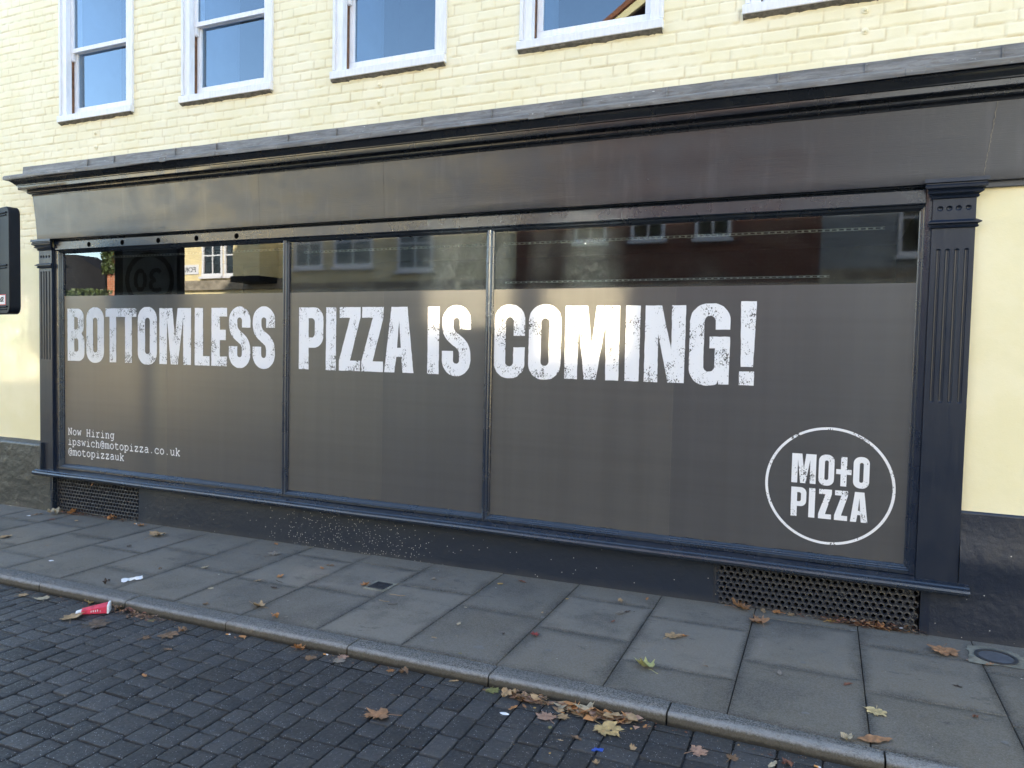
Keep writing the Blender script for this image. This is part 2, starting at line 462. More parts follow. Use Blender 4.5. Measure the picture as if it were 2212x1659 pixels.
LEAFCOL = {'tan': (.36, .25, .14), 'pale': (.40, .34, .24), 'ochre': (.48, .30, .10), 'brown': (.20, .125, .075),
    'redbrown': (.17, .075, .05), 'olive': (.19, .17, .08), 'faded': (.13, .095, .07), 'orange': (.42, .20, .08),
    'grey': (.24, .21, .175), 'dark': (.060, .042, .034), 'red': (.23, .045, .04), 'yellowgreen': (.43, .42, .17),
    'rust': (.33, .18, .095), 'green': (.21, .21, .08), 'gold': (.47, .34, .16), 'pink': (.35, .22, .16), 'cream': (.56, .45, .24)}
for k, cc_ in LEAFCOL.items():
    t = NT('leaf_' + k)
    c = t.mix(t.ramp(t.noise(28, 6, 0.65), 0.32, 0.68), tuple(v * 0.68 for v in cc_), tuple(v * 1.15 for v in cc_))
    c = t.mix(t.ramp(t.noise(75, 4, 0.6), 0.62, 0.72, 0, 0.5), c, tuple(v * 0.35 for v in cc_))
    t.pbr(c, 0.65, 0.35, t.bump(t.noise(60, 5, 0.6), 0.5, 0.004))
    M['leaf_' + k] = t.m

# ------------------------------------------------------------ mesh helpers
def link(name, me, mat=None, parent=None, loc=None):
    o = bpy.data.objects.new(name, me)
    COL.objects.link(o)
    if mat: me.materials.append(M[mat])
    if parent: o.parent = parent
    if loc: o.location = loc
    return o
def smooth(me, ang=35):
    me.shade_smooth()
    me.set_sharp_from_angle(angle=R(ang))
def tag(o, label=None, cat=None, group=None, kind=None):
    if label: o['label'] = label
    if cat: o['category'] = cat
    if group: o['group'] = group
    if kind: o['kind'] = kind
    return o
def empty(name, loc, label, cat, group=None):
    o = bpy.data.objects.new(name, None)
    o.location = loc
    o.empty_display_size = 0.1
    COL.objects.link(o)
    return tag(o, label, cat, group)

class MB:
    def __init__(s): s.v = []; s.f = []
    def add(s, vs, fs):
        b = len(s.v); s.v += [tuple(p) for p in vs]; s.f += [tuple(b + i for i in f) for f in fs]
    def box(s, x0, x1, y0, y1, z0, z1):
        v = [(x0, y0, z0), (x1, y0, z0), (x1, y1, z0), (x0, y1, z0), (x0, y0, z1), (x1, y0, z1), (x1, y1, z1), (x0, y1, z1)]
        s.add(v, [(0, 3, 2, 1), (4, 5, 6, 7), (0, 1, 5, 4), (1, 2, 6, 5), (2, 3, 7, 6), (3, 0, 4, 7)]); return s
    def extrude_x(s, prof, xs, shift=None):
        # prof: closed list of (y,z); xs: list of x stations
        n = len(prof); rows = []
        for x in xs: rows += [((x + (shift(y) if shift and x == xs[0] else 0)), y, z) for y, z in prof]
        fs = []
        for k in range(len(xs) - 1):
            for i in range(n):
                j = (i + 1) % n
                fs.append((k * n + i, k * n + j, (k + 1) * n + j, (k + 1) * n + i))
        fs.append(tuple(range(n))); fs.append(tuple((len(xs) - 1) * n + i for i in reversed(range(n))))
        s.add(rows, fs); return s
    def tube(s, pts, r, n=6, flat=1.0):
        rows = []; P = [Vector(p) for p in pts]
        for i, p in enumerate(P):
            d = (P[min(i + 1, len(P) - 1)] - P[max(i - 1, 0)]).normalized()
            u = d.orthogonal().normalized(); w = d.cross(u)
            rr = r[i] if isinstance(r, (list, tuple)) else r
            for k in range(n):
                a = 2 * math.pi * k / n
                q = p + (u * math.cos(a) + w * math.sin(a)) * rr
                rows.append((q.x, p.y + (q.y - p.y) * flat, q.z))
        fs = [(i * n + k, i * n + (k + 1) % n, (i + 1) * n + (k + 1) % n, (i + 1) * n + k) for i in range(len(P) - 1) for k in range(n)]
        fs.append(tuple(range(n))[::-1]); fs.append(tuple((len(P) - 1) * n + k for k in range(n)))
        s.add(rows, fs); return s
    def quad(s, a, b, c, d): s.add([a, b, c, d], [(0, 1, 2, 3)]); return s
    def mesh(s, name):
        me = bpy.data.meshes.new(name)
        me.from_pydata(s.v, [], s.f); me.update()
        bm = bmesh.new(); bm.from_mesh(me); bmesh.ops.recalc_face_normals(bm, faces=bm.faces); bm.to_mesh(me); bm.free()
        return me
    def build(s, name, mat, parent=None, bevel=0, ang=35, sm=True):
        me = s.mesh(name)
        if sm: smooth(me, ang)
        o = link(name, me, mat, parent)
        if bevel:
            b = o.modifiers.new('bevel', 'BEVEL'); b.width = bevel; b.segments = 2; b.limit_method = 'ANGLE'; b.angle_limit = R(40)
            b.harden_normals = False
        return o

def grid_mesh(name, xs, zs, hf, mask=None, mat=None, parent=None, sm=True):
    """height field standing in the XZ plane: y = hf(X, Z); faces where mask(X, Z) of the cell centre is True"""
    XX, ZZ = np.meshgrid(xs, zs)
    YY = hf(XX, ZZ)
    nx, nz = len(xs), len(zs)
    co = np.stack([XX, YY, ZZ], -1).reshape(-1, 3).astype(np.float32)
    ii = np.arange((nz - 1) * nx).reshape(nz - 1, nx)[:, :-1]
    quads = np.stack([ii, ii + 1, ii + nx + 1, ii + nx], -1)
    if mask is not None:
        cx = (XX[:-1, :-1] + XX[1:, 1:]) / 2; cz = (ZZ[:-1, :-1] + ZZ[1:, 1:]) / 2
        quads = quads[mask(cx, cz)]
    quads = quads.reshape(-1, 4)
    me = bpy.data.meshes.new(name)
    me.vertices.add(len(co)); me.vertices.foreach_set('co', co.ravel())
    me.loops.add(quads.size); me.loops.foreach_set('vertex_index', quads.ravel().astype(np.int32))
    me.polygons.add(len(quads)); me.polygons.foreach_set('loop_start', (np.arange(len(quads)) * 4).astype(np.int32))
    me.update(calc_edges=True)
    me.validate()
    if sm: me.shade_smooth()
    return link(name, me, mat, parent)

def vnoise(x, y, seed=0):
    """smooth value noise, vectorised"""
    xi = np.floor(x).astype(int); yi = np.floor(y).astype(int)
    fx = x - xi; fy = y - yi
    fx = fx * fx * (3 - 2 * fx); fy = fy * fy * (3 - 2 * fy)
    def h(a, b):
        k = (a * 374761393 + b * 668265263 + seed * 974711) & 0x7fffffff
        k = ((k ^ (k >> 13)) * 1274126177) & 0x7fffffff
        return (k ^ (k >> 16)) % 10007 / 10007.0
    return (h(xi, yi) * (1 - fx) + h(xi + 1, yi) * fx) * (1 - fy) + (h(xi, yi + 1) * (1 - fx) + h(xi + 1, yi + 1) * fx) * fy
def fbm(x, y, o=4, seed=0):
    s = 0; a = 1; t_ = 0
    for i in range(o):
        s = s + a * vnoise(x * 2 ** i, y * 2 ** i, seed + i * 17); t_ += a; a *= 0.5
    return s / t_

# ============================================================ THE YELLOW BUILDING
bld = empty('shop_building', (-3.3, 0, -0.1), 'pale yellow painted building with a long dark timber shopfront, its windows filmed over in grey', 'building')
def B(o): o.parent = bld; o.matrix_parent_inverse = bld.matrix_world.inverted(); return o
bld.matrix_world = Matrix.Translation((-3.3, 0, -0.1))
class Part:
    pass
def part(o, parent=None):
    p = parent or bld
    o.parent = p
    o.matrix_parent_inverse = Matrix.Translation((3.3, 0, 0.1))   # every part keeps world coordinates
    return o
def sub(o, p):
    # parent transforms resolve to identity for parts of the building, so plain parenting is enough
    o.parent = p
    return o

WINS = [(-7.125, -6.115), (-5.470, -4.440), (-3.790, -2.755), (-2.130, -1.095), (-0.555, 0.475)]
WZ0, WZ1 = 3.80, 5.42
WALL_L, WALL_R, WALL_T = -10.2, 9.0, 10.0
YB = -0.030      # face of the painted brick
CH = 0.0762

def brick_h(X, Z):
    Zw = Z + 0.010 * (fbm(X * 1.1, Z * 1.3, 3, 3) - 0.5) + 0.004 * (vnoise(X * 9, Z * 3, 8) - 0.5)
    Xw = X + 0.008 * (vnoise(X * 6, Z * 14, 9) - 0.5)
    r = np.floor((Zw - 0.021) / CH); dz = (Zw - 0.021) - r * CH
    ri = r.astype(int)
    jit = ((ri * 7919 + 13) % 97) / 97.0 * 0.05
    u = Xw + 20 + np.where(ri % 2 == 0, 0.0, 0.17) + jit
    k = np.floor(u / 0.34); v = u - k * 0.34
    wob = (((k.astype(int) * 31 + ri * 57) % 41) / 41.0 - 0.5) * 0.03
    sp = 0.225 + wob
    st = v < sp
    dx = np.where(st, np.minimum(v, sp - v), np.minimum(v - sp, 0.34 - v))
    idn = (k * 2 + (~st)).astype(int)
    hsh = ((idn * 2654435 + ri * 97531) % 1009) / 1009.0
    hs2 = ((idn * 104729 + ri * 7577) % 997) / 997.0
    dzz = np.minimum(dz, CH - dz)
    n1 = fbm(X * 26, Z * 30, 3, 21)
    d = np.minimum(dx * 1.05, dzz) + 0.006 * (n1 - 0.5)
    t_ = np.clip((d - 0.0005) / 0.0065, 0, 1); t_ = t_ * t_ * (3 - 2 * t_)
    depth = 0.0028 + 0.0070 * fbm(X * 2.2, Z * 8, 3, 5)
    depth = np.where(dx * 1.05 < dzz, depth * 0.75, depth)
    face = (hsh - 0.5) * 0.0045 + (hs2 - 0.5) * 0.05 * (dz - CH / 2)
    rough = 0.0035 * (fbm(X * 14, Z * 16, 4, 31) - 0.5) + 0.010 * (fbm(X * 0.8, Z * 0.9, 2, 41) - 0.5)
    brick_h.joint = (1 - t_) ** 1.5 * np.where(dx * 1.05 < dzz, 0.7, 1.0)
    return YB + (1 - t_) * depth - t_ * (face + 0.001) - rough

def in_window(x, z):
    mk = np.zeros_like(x, bool)
    for a, b in WINS: mk |= (x > a + 0.012) & (x < b - 0.012) & (z > WZ0 + 0.012) & (z < WZ1)
    return mk
xs = np.arange(-9.0, 1.75, 0.0088); zs = np.arange(2.36, 5.62, 0.0088)
def brick_mask(cx, cz):
    keep = ~in_window(cx, cz)
    keep &= ~((cz < 3.30) & (cx > -7.30))
    edge = 2.555 + 0.02 * (fbm(cx * 9, cz * 0 + 1, 3, 4) - 0.5)
    keep &= cz > edge
    return keep
bw = part(grid_mesh('brick_wall', xs, zs, brick_h, brick_mask, 'yellow_brick_paint'))
at_ = bw.data.attributes.new('joint', 'FLOAT', 'POINT'); at_.data.foreach_set('value', brick_h.joint.astype(np.float32).ravel())
# plainer continuation of the brick above, beside and behind
mb = MB()
mb.box(WALL_L, WALL_R, 0.0, 0.30, 5.61, WALL_T)
mb.box(1.74, WALL_R, -0.028, 0.30, -0.3, 5.61)
mb.box(WALL_L, -8.99, -0.028, 0.30, -0.3, 5.61)
mb.box(-8.99, 1.74, 0.02, 0.30, 5.44, 5.61)
prev = -8.99
for a, b in WINS + [(1.74, 1.74)]:
    mb.box(prev, a, 0.02, 0.30, WZ0 - 0.02, 5.44); prev = b
mb.box(-8.99, 1.74, 0.02, 0.30, 2.72, WZ0 - 0.02)
mb.box(-8.99, -7.30, 0.02, 0.30, -0.3, 2.72)
mb.box(0.60, 1.74, 0.02, 0.30, -0.3, 2.72)
part(mb.build('wall_core', 'yellow_render_paint', sm=False))
mb = MB(); mb.box(WALL_L - 0.2, WALL_R + 0.2, -0.25, 8.2, WALL_T, WALL_T + 0.12)
part(mb.build('roof', 'slate', sm=False))
mb = MB(); mb.box(WALL_L, WALL_L + 0.3, 0.3, 8.0, -0.3, WALL_T); mb.box(WALL_R - 0.3, WALL_R, 0.3, 8.0, -0.3, WALL_T); mb.box(WALL_L + .3, WALL_R - .3, 7.7, 8.0, -0.3, WALL_T)
part(mb.build('side_wall', 'yellow_render_paint', sm=False))

# smooth rendered wall beside the shopfront
def render_h(X, Z):
    e = np.clip((2.60 - Z) / 0.10, 0, 1)
    return -0.026 - 0.012 * e * e * (3 - 2 * e) - 0.010 * (fbm(X * 2.2, Z * 2.2, 3, 60) - 0.5) - 0.0016 * (fbm(X * 30, Z * 30, 2, 61) - 0.5)
part(grid_mesh('rendered_wall', np.arange(-9.0, -7.21, 0.02), np.arange(0.50, 2.62, 0.02), render_h, None, 'yellow_render_paint'))
part(grid_mesh('rendered_wall', np.arange(0.74, 1.76, 0.02), np.arange(0.69, 2.66, 0.02), lambda X, Z: render_h(X, np.minimum(Z, 2.4)) - 0.006, None, 'yellow_render_paint'))

# ---- plinths
def plin(name, x0, x1, zt, f, mat, step=0.015, zb=-0.34, mask=None):
    return part(grid_mesh(name, np.arange(x0, x1 + step, step), np.arange(zb, zt + 0.004, step), f, mask, mat))
def left_pl(X, Z):
    top = np.clip((Z - 0.535) / 0.04, 0, 1)
    b = -0.100 + 0.072 * top
    return b - 0.018 * (fbm(X * 2.5, Z * 3.5, 3, 70) - 0.5) * (1 - top) - 0.008 * np.abs(fbm(X * 13, Z * 16, 4, 71) - 0.5) * (1 - top)
plin('plinth', -9.0, -7.235, 0.585, left_pl, 'rough_plinth_paint', mask=lambda cx, cz: (cx < -7.40) | (cz < 0.262))
mb = MB()
mb.box(-7.402, -7.385, -0.104, -0.02, 0.26, 0.56)
mb.box(-7.240, -7.205, -0.104, 0.02, -0.34, 0.262)
part(mb.build('plinth_return', 'navy_paint', bevel=0.004))
mb = MB(); mb.box(-10.2, -8.99, -0.095, -0.02, -0.34, 0.56); part(mb.build('plinth', 'rough_plinth_paint', bevel=0.01))
mb = MB(); mb.box(1.75, 9.0, -0.075, -0.02, -0.34, 0.722); part(mb.build('plinth', 'right_plinth_paint', bevel=0.01))
plin('plinth', -6.03, -0.615, 0.262, lambda X, Z: -0.052 - 0.010 * np.clip((0.2 - Z) / 0.4, 0, 1) - 0.014 * (fbm(X * 1.6, Z * 2, 3, 75) - 0.5) - 0.002 * (fbm(X * 22, Z * 22, 2, 76) - 0.5), 'plinth_paint')
def right_pl(X, Z):
    s_ = np.clip((X - 0.56) / 0.06, 0, 1)
    bul = 0.020 * np.exp(-((Z - 0.44) / 0.13) ** 2) + 0.030 * np.clip((0.50 - Z) / 0.8, 0, 1)
    up = np.clip((Z - 0.715) / 0.012, 0, 1)
    b = -0.060 - bul * s_ + 0.02 * up
    return b - 0.010 * (fbm(X * 2.5, Z * 2.5, 3, 80) - 0.5) - 0.0028 * (fbm(X * 34, Z * 34, 3, 81) - 0.5)
plin('plinth', 0.575, 1.76, 0.727, right_pl, 'right_plinth_paint', step=0.009, mask=lambda cx, cz: (cx > 0.762) | (cz < 0.262))

# ---- ventilation grilles: a sheet of six-sided holes, dark cavity behind
def grille(x0, x1, z0, z1, hole, y, mat):
    mb = MB(); pitch = 0.0405; row = pitch * math.sin(R(60)); k = 0; z = z0 + row / 2
    Rr = pitch / math.sqrt(3)
    while z < z1 + row * 0.5:
        x = x0 + (pitch / 2 if k % 2 else 0) + pitch / 2
        while x < x1 - pitch * 0.3:
            jr = hole * (1 + rng.uniform(-0.10, 0.10)); jx = rng.uniform(-.0010, .0010); jz = rng.uniform(-.0010, .0010)
            blocked = rng.random() < (0.02 + 0.5 * max(0, (x - (x1 - 0.16)) / 0.16) * (1 if hole < .014 else 0))
            out = []; rim = []; inn = []; deep = []
            for q in range(6):
                a = R(30 + 60 * q)
                out.append((x + Rr * math.cos(a), y, z + Rr * math.sin(a)))
                a2 = a + rng.uniform(-.06, .06)
                rim.append((x + jx + jr * 1.16 * math.cos(a2), y - 0.0022, z + jz + jr * 1.16 * math.sin(a2)))
                inn.append((x + jx + jr * math.cos(a2), y + 0.001, z + jz + jr * math.sin(a2)))
                dd = 0.006 if blocked else 0.028
                deep.append((x + jx + jr * 0.92 * math.cos(a2), y + dd, z + jz + jr * 0.92 * math.sin(a2)))
            fs = []
            for q in range(6):
                w = (q + 1) % 6
                fs += [(q, w, 6 + w, 6 + q), (6 + q, 6 + w, 12 + w, 12 + q), (12 + q, 12 + w, 18 + w, 18 + q)]
            if blocked: fs.append((18, 19, 20, 21, 22, 23))
            mb.add(out + rim + inn + deep, fs)
            x += pitch
        z += row; k += 1
    g = part(mb.build('vent_grille', mat, sm=False))
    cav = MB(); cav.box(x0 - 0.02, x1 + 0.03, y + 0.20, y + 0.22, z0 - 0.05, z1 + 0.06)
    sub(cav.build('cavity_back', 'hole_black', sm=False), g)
    fr = MB()
    fr.box(x0 - 0.012, x0 + 0.004, y - 0.003, y + 0.2, z0 - 0.05, z1 + 0.03)
    fr.box(x1 - 0.004, x1 + 0.014, y - 0.003, y + 0.2, z0 - 0.05, z1 + 0.03)
    fr.box(x0 + 0.004, x1 - 0.004, y - 0.004, y + 0.1, z1 + 0.016, z1 + 0.05)
    sub(fr.build('grille_surround', mat, bevel=0.002), g)
    return g
gl_ = grille(-7.20, -6.025, -0.145, 0.225, 0.0150, -0.050, 'grille_paint')
gl_['label'] = 'left vent grille of wide close-set holes'
gr_ = grille(-0.625, 0.58, -0.070, 0.205, 0.0118, -0.052, 'grille_paint')
gr_['label'] = 'right vent grille of smaller holes in a thick painted sheet'

# ---- shopfront carcass: sill, bottom rail, head rail, side frames
def prof_part(name, prof, x0, x1, mat, sag=0.0, bevel=0, n=None, ang=30):
    mb = MB(); n = n or max(2, int((x1 - x0) / 0.25))
    xs_ = [x0 + (x1 - x0) * i / n for i in range(n + 1)]
    k = len(prof); rows = []; fs = []
    for x in xs_:
        dzz = sag * (vnoise(np.array([x * 1.7]), np.array([3.3]), 5)[0] - 0.5) if sag else 0
        rows += [(x, y, z + dzz) for y, z in prof]
    for a in range(n):
        for i in range(k):
            j = (i + 1) % k
            fs.append((a * k + i, a * k + j, (a + 1) * k + j, (a + 1) * k + i))
    fs.append(tuple(range(k))); fs.append(tuple(n * k + i for i in reversed(range(k))))
    mb.add(rows, fs)
    return mb.build(name, mat, bevel=bevel, ang=ang)
sill = [(-0.02, 0.300), (-0.046, 0.297), (-0.085, 0.290), (-0.112, 0.284), (-0.120, 0.276), (-0.132, 0.276), (-0.146, 0.270), (-0.152, 0.258),
        (-0.150, 0.244), (-0.140, 0.234), (-0.125, 0.232), (-0.100, 0.236), (-0.098, 0.244), (-0.02, 0.250)]
part(prof_part('shop_sill', sill, -7.455, 0.815, 'navy_paint', 0.012))
rail = [(0.02, 0.352), (0.0, 0.352), (-0.006, 0.346), (-0.012, 0.339), (-0.020, 0.337), (-0.024, 0.330), (-0.036, 0.327), (-0.040, 0.322), (-0.041, 0.302), (0.02, 0.299)]
part(prof_part('bottom_rail', rail, -7.185, 0.518, 'navy_paint', 0.004))
head = [(0.02, 2.492), (-0.008, 2.496), (-0.014, 2.502), (-0.030, 2.508), (-0.040, 2.522), (-0.058, 2.526), (-0.062, 2.532), (-0.062, 2.606), (-0.056, 2.613), (-0.035, 2.614),
        (-0.032, 2.620), (-0.046, 2.628), (-0.050, 2.640), (-0.038, 2.648), (0.02, 2.650)]
hr = part(prof_part('window_head', head, -7.20, 0.505, 'navy_paint', 0.004))
for hx in (-6.70, -6.235, -5.758, -5.280, -4.806):
    mb = MB(); N = 20
    ring0 = [(hx + 0.0245 * math.cos(2 * math.pi * i / N), -0.0635, 2.565 + 0.0245 * math.sin(2 * math.pi * i / N)) for i in range(N)]
    ring1 = [(hx + 0.0215 * math.cos(2 * math.pi * i / N), -0.0645, 2.565 + 0.0215 * math.sin(2 * math.pi * i / N)) for i in range(N)]
    fs = [(i, (i + 1) % N, N + (i + 1) % N, N + i) for i in range(N)] + [tuple(range(N, 2 * N))]
    mb.add(ring0 + ring1, fs)
    sub(mb.build('vent_hole_disc', 'hole_black', sm=False), hr)  # raised black disc; the hole's shade is put into its colour
# upright side frames with stepped beads
def vprof(name, prof, z0, z1, mat, parent=None, bevel=0):
    mb = MB(); k = len(prof)
    rows = [(x, y, z0) for x, y in prof] + [(x, y, z1) for x, y in prof]
    fs = [(i, (i + 1) % k, k + (i + 1) % k, k + i) for i in range(k)] + [tuple(range(k)), tuple(range(k, 2 * k))[::-1]]
    mb.add(rows, fs); return mb.build(name, mat, parent, bevel=bevel, ang=25)
lf = [(-7.150, 0.02), (-7.150, -0.004), (-7.157, -0.008), (-7.160, -0.016), (-7.168, -0.018), (-7.171, -0.028), (-7.182, -0.031), (-7.186, -0.040), (-7.205, -0.042), (-7.205, 0.02)]
part(vprof('side_frame', lf, 0.30, 2.52, 'mullion_paint'))
rf = [(0.482, 0.02), (0.482, -0.004), (0.488, -0.008), (0.490, -0.018), (0.496, -0.020), (0.499, -0.030), (0.505, -0.033), (0.508, -0.046), (0.514, -0.048), (0.540, -0.048), (0.540, 0.02)]
part(vprof('side_frame', rf, 0.30, 2.62, 'mullion_paint'))
for mx in (-4.2935, -2.355):
    w = 0.031
    pr = [(mx - w, 0.01), (mx - w, -0.012), (mx - w + 0.008, -0.018)] + [(mx + 0.021 * math.sin(a), -0.018 - 0.024 * math.cos(a)) for a in [R(-90 + 18 * i) for i in range(11)]] + [(mx + w - 0.008, -0.018), (mx + w, -0.012), (mx + w, 0.01)]
    part(vprof('mullion', pr, 0.318, 2.508, 'mullion_paint'))

# ---- pilasters with stopped flutes and a capital
def pilaster(x0, x1, xb0, xb1, fz0, fz1, capz, bandz, dotz, zt, lbl):
    g = [x0 + (x1 - x0) * q for q in (0.175, 0.385, 0.60, 0.825)]
    fr = 0.0115
    def hf(X, Z):
        Y = np.full_like(X, -0.070)
        for gx in g:
            dzz = np.maximum(0, np.maximum(fz0 + fr - Z, Z - (fz1 - fr)))
            r_ = np.sqrt((X - gx) ** 2 + dzz ** 2)
            Y += 0.0095 * np.sqrt(np.clip(1 - (r_ / fr) ** 2, 0, 1))
        for gx in g:
            r_ = np.sqrt((X - gx) ** 2 + (Z - dotz) ** 2)
            Y += 0.012 * np.sqrt(np.clip(1 - (r_ / 0.0145) ** 2, 0, 1))
        return Y - 0.001 * (fbm(X * 30, Z * 4, 2, 90) - 0.5)
    xs_ = np.linspace(x0, x1, 84)
    zs_ = np.unique(np.round(np.concatenate([np.arange(0.28, fz0 - .02, 0.05), np.arange(fz0 - .02, fz0 + .03, 0.0025), np.arange(fz0 + .03, fz1 - .03, 0.05), np.arange(fz1 - .03, fz1 + .02, 0.0025), np.arange(fz1 + .02, dotz - .03, 0.02), np.arange(dotz - .025, dotz + .026, 0.0015), np.arange(dotz + .03, capz + .02, 0.02)]), 4))
    sh = part(grid_mesh('pilaster', xs_, zs_, hf, None, 'pilaster_paint'))
    sh.data.set_sharp_from_angle(angle=R(40))
    sh['label'] = lbl
    mb = MB(); mb.box(x0 - .0005, x1 + .0005, -0.0685, 0.02, 0.28, capz + 0.02); mb.box(xb0, xb1, -0.046, 0.018, 0.285, zt)
    mb2 = MB()
    # hollow core sits behind the fluted face
    mb2.box(x0, x0 + 0.004, -0.0695, 0.0, 0.28, capz + .02); mb2.box(x1 - 0.004, x1, -0.0695, 0.0, 0.28, capz + .02)
    mb2.box(xb0, x0 + 0.002, -0.046, 0.018, 0.285, zt); mb2.box(x1 - 0.002, xb1, -0.044, 0.018, 0.285, zt)
    sub(mb2.build('backboard', 'pilaster_paint', bevel=0.002), sh)
    def mould(pro, nm):
        m3 = MB(); rows = []; k = len(pro)
        for x_, s_ in ((x0, -1), (x1, 1)):
            rows += [(x_ + s_ * max(0, (-0.070 - y)), y, z) for y, z in pro]
        fs = [(i, (i + 1) % k, k + (i + 1) % k, k + i) for i in range(k)] + [tuple(range(k)), tuple(range(k, 2 * k))[::-1]]
        m3.add(rows, fs); sub(m3.build(nm, 'pilaster_paint', ang=28), sh)
    T = zt
    mould([(-0.06, T), (-0.122, T), (-0.124, T - 0.022), (-0.112, T - 0.026), (-0.112, T - 0.032), (-0.118, T - 0.040), (-0.116, T - 0.052), (-0.100, T - 0.060), (-0.095, T - 0.066),
           (-0.103, T - 0.071), (-0.100, T - 0.080), (-0.086, T - 0.086), (-0.078, T - 0.092), (-0.084, T - 0.098), (-0.080, T - 0.106), (-0.069, T - 0.110), (-0.06, T - 0.110)], 'capital')
    b = bandz
    mould([(-0.06, b), (-0.074, b), (-0.086, b - 0.008), (-0.098, b - 0.016), (-0.098, b - 0.022), (-0.082, b - 0.028), (-0.080, b - 0.034), (-0.086, b - 0.040), (-0.082, b - 0.047), (-0.060, b - 0.050)], 'neck_band')
pilaster(-7.436, -7.243, -7.448, -7.205, 1.415, 2.315, 2.536, 2.395, 2.463, 2.634, 'left fluted pilaster')
pilaster(0.543, 0.762, 0.538, 0.768, 1.353, 2.256, 2.545, 2.424, 2.490, 2.655, 'right fluted pilaster')

# ---- fascia, cornice, lead (all returned round the left end)
def sweep(name, prof, mat, x_left, x_right, ybase, yback=0.0, n=26, wob=0.0, ang=28, seed=1, ret=True):
    """prof: open list of (out, z), swept along the wall and returned at the left end"""
    k = len(prof); rows = []
    if ret: rows += [(x_left - o, yback, z) for o, z in prof]
    rows += [(x_left - o, ybase - o, z) for o, z in prof]
    for i in range(1, n + 1):
        x = x_left + (x_right - x_left) * i / n
        for q, (o, z) in enumerate(prof):
            w = wob * (vnoise(np.array([x * 1.3]), np.array([q * 0.7 + 0.5]), seed)[0] - 0.5) if wob else 0
            rows.append((x, ybase - o + w * 0.6, z + w))
    m_ = len(rows) // k; fs = []
    for a in range(m_ - 1):
        for i in range(k - 1):
            fs.append((a * k + i, a * k + i + 1, (a + 1) * k + i + 1, (a + 1) * k + i))
    mb = MB(); mb.add(rows, fs)
    return mb.build(name, mat, ang=ang)
XL, XR = -7.425, 2.6
def lin(x): return 0
fz = [(0.0, 2.634), (0.002, 2.645)] + [(0.002 + 0.026 * (i / 8) ** 1.3, 2.645 + 0.43 * i / 8) for i in range(1, 9)]
fas = part(sweep('fascia', [(-0.05, 2.634)] + fz, 'fascia_paint', XL, XR, -0.092, ang=20, n=60, wob=0.004, seed=3))
cor = [(0.020, 3.070), (0.036, 3.076), (0.038, 3.083), (0.044, 3.086), (0.050, 3.094), (0.062, 3.102), (0.066, 3.112), (0.080, 3.117), (0.116, 3.120), (0.119, 3.126), (0.120, 3.156),
       (0.130, 3.159), (0.131, 3.166), (0.140, 3.172), (0.152, 3.186), (0.168, 3.197), (0.172, 3.205), (0.196, 3.209), (0.200, 3.214)]
# bed mould gets a round bead
cor = [(0.016, 3.066), (0.034, 3.068), (0.036, 3.074), (0.031, 3.078), (0.035, 3.084), (0.044, 3.086), (0.056, 3.090), (0.064, 3.098), (0.066, 3.108), (0.062, 3.114), (0.070, 3.118)] + cor[8:]
part(sweep('cornice', cor, 'cornice_paint', XL, XR, -0.090, n=60, wob=0.003, seed=8))
lead = [(0.198, 3.207), (0.206, 3.206), (0.209, 3.216), (0.208, 3.238), (0.200, 3.247), (0.10, 3.285), (-0.035, 3.325)]
part(sweep('lead_capping', lead, 'lead_sheet', XL, XR, -0.090, n=90, wob=0.010, seed=14))
# lead upstand dressed against the brick
mb = MB(); n = 110; rows = []
for i in range(n + 1):
    x = -7.70 + (XR + 7.70) * i / n
    w = 0.012 * (fbm(np.array([x * 2.3]), np.array([0.4]), 3, 19)[0] - 0.5)
    for yy, zz in ((-0.062, 3.30), (-0.056, 3.345), (-0.052, 3.398 + w), (-0.040, 3.402 + w)): rows.append((x, yy - abs(w) * 0.6, zz))
fs = [(a * 4 + i, a * 4 + i + 1, (a + 1) * 4 + i + 1, (a + 1) * 4 + i) for a in range(n) for i in range(3)]
mb.add(rows, fs); up = part(mb.build('lead_upstand', 'lead_sheet', ang=60))
for i, x in enumerate([-6.72, -6.35, -5.55, -5.05, -4.25, -3.75, -2.95, -2.35, -1.65, -1.05, -0.35, 0.15, 0.85]):
    mb = MB()
    mb.box(x, x + 0.008, -0.068, -0.050, 3.31, 3.392)
    sub(mb.build('lead_lap', 'lead_sheet', bevel=0.002), up)
for x, w in [(-6.60, .05), (-5.47, .08), (-4.85, .03), (-3.35, .10), (-1.95, .12), (-0.75, .16), (0.35, .10)]:
    mb = MB(); mb.box(x, x + w, -0.303, -0.297, 3.203, 3.246); sub(mb.build('lead_clip', 'lead_sheet', bevel=0.003), up)
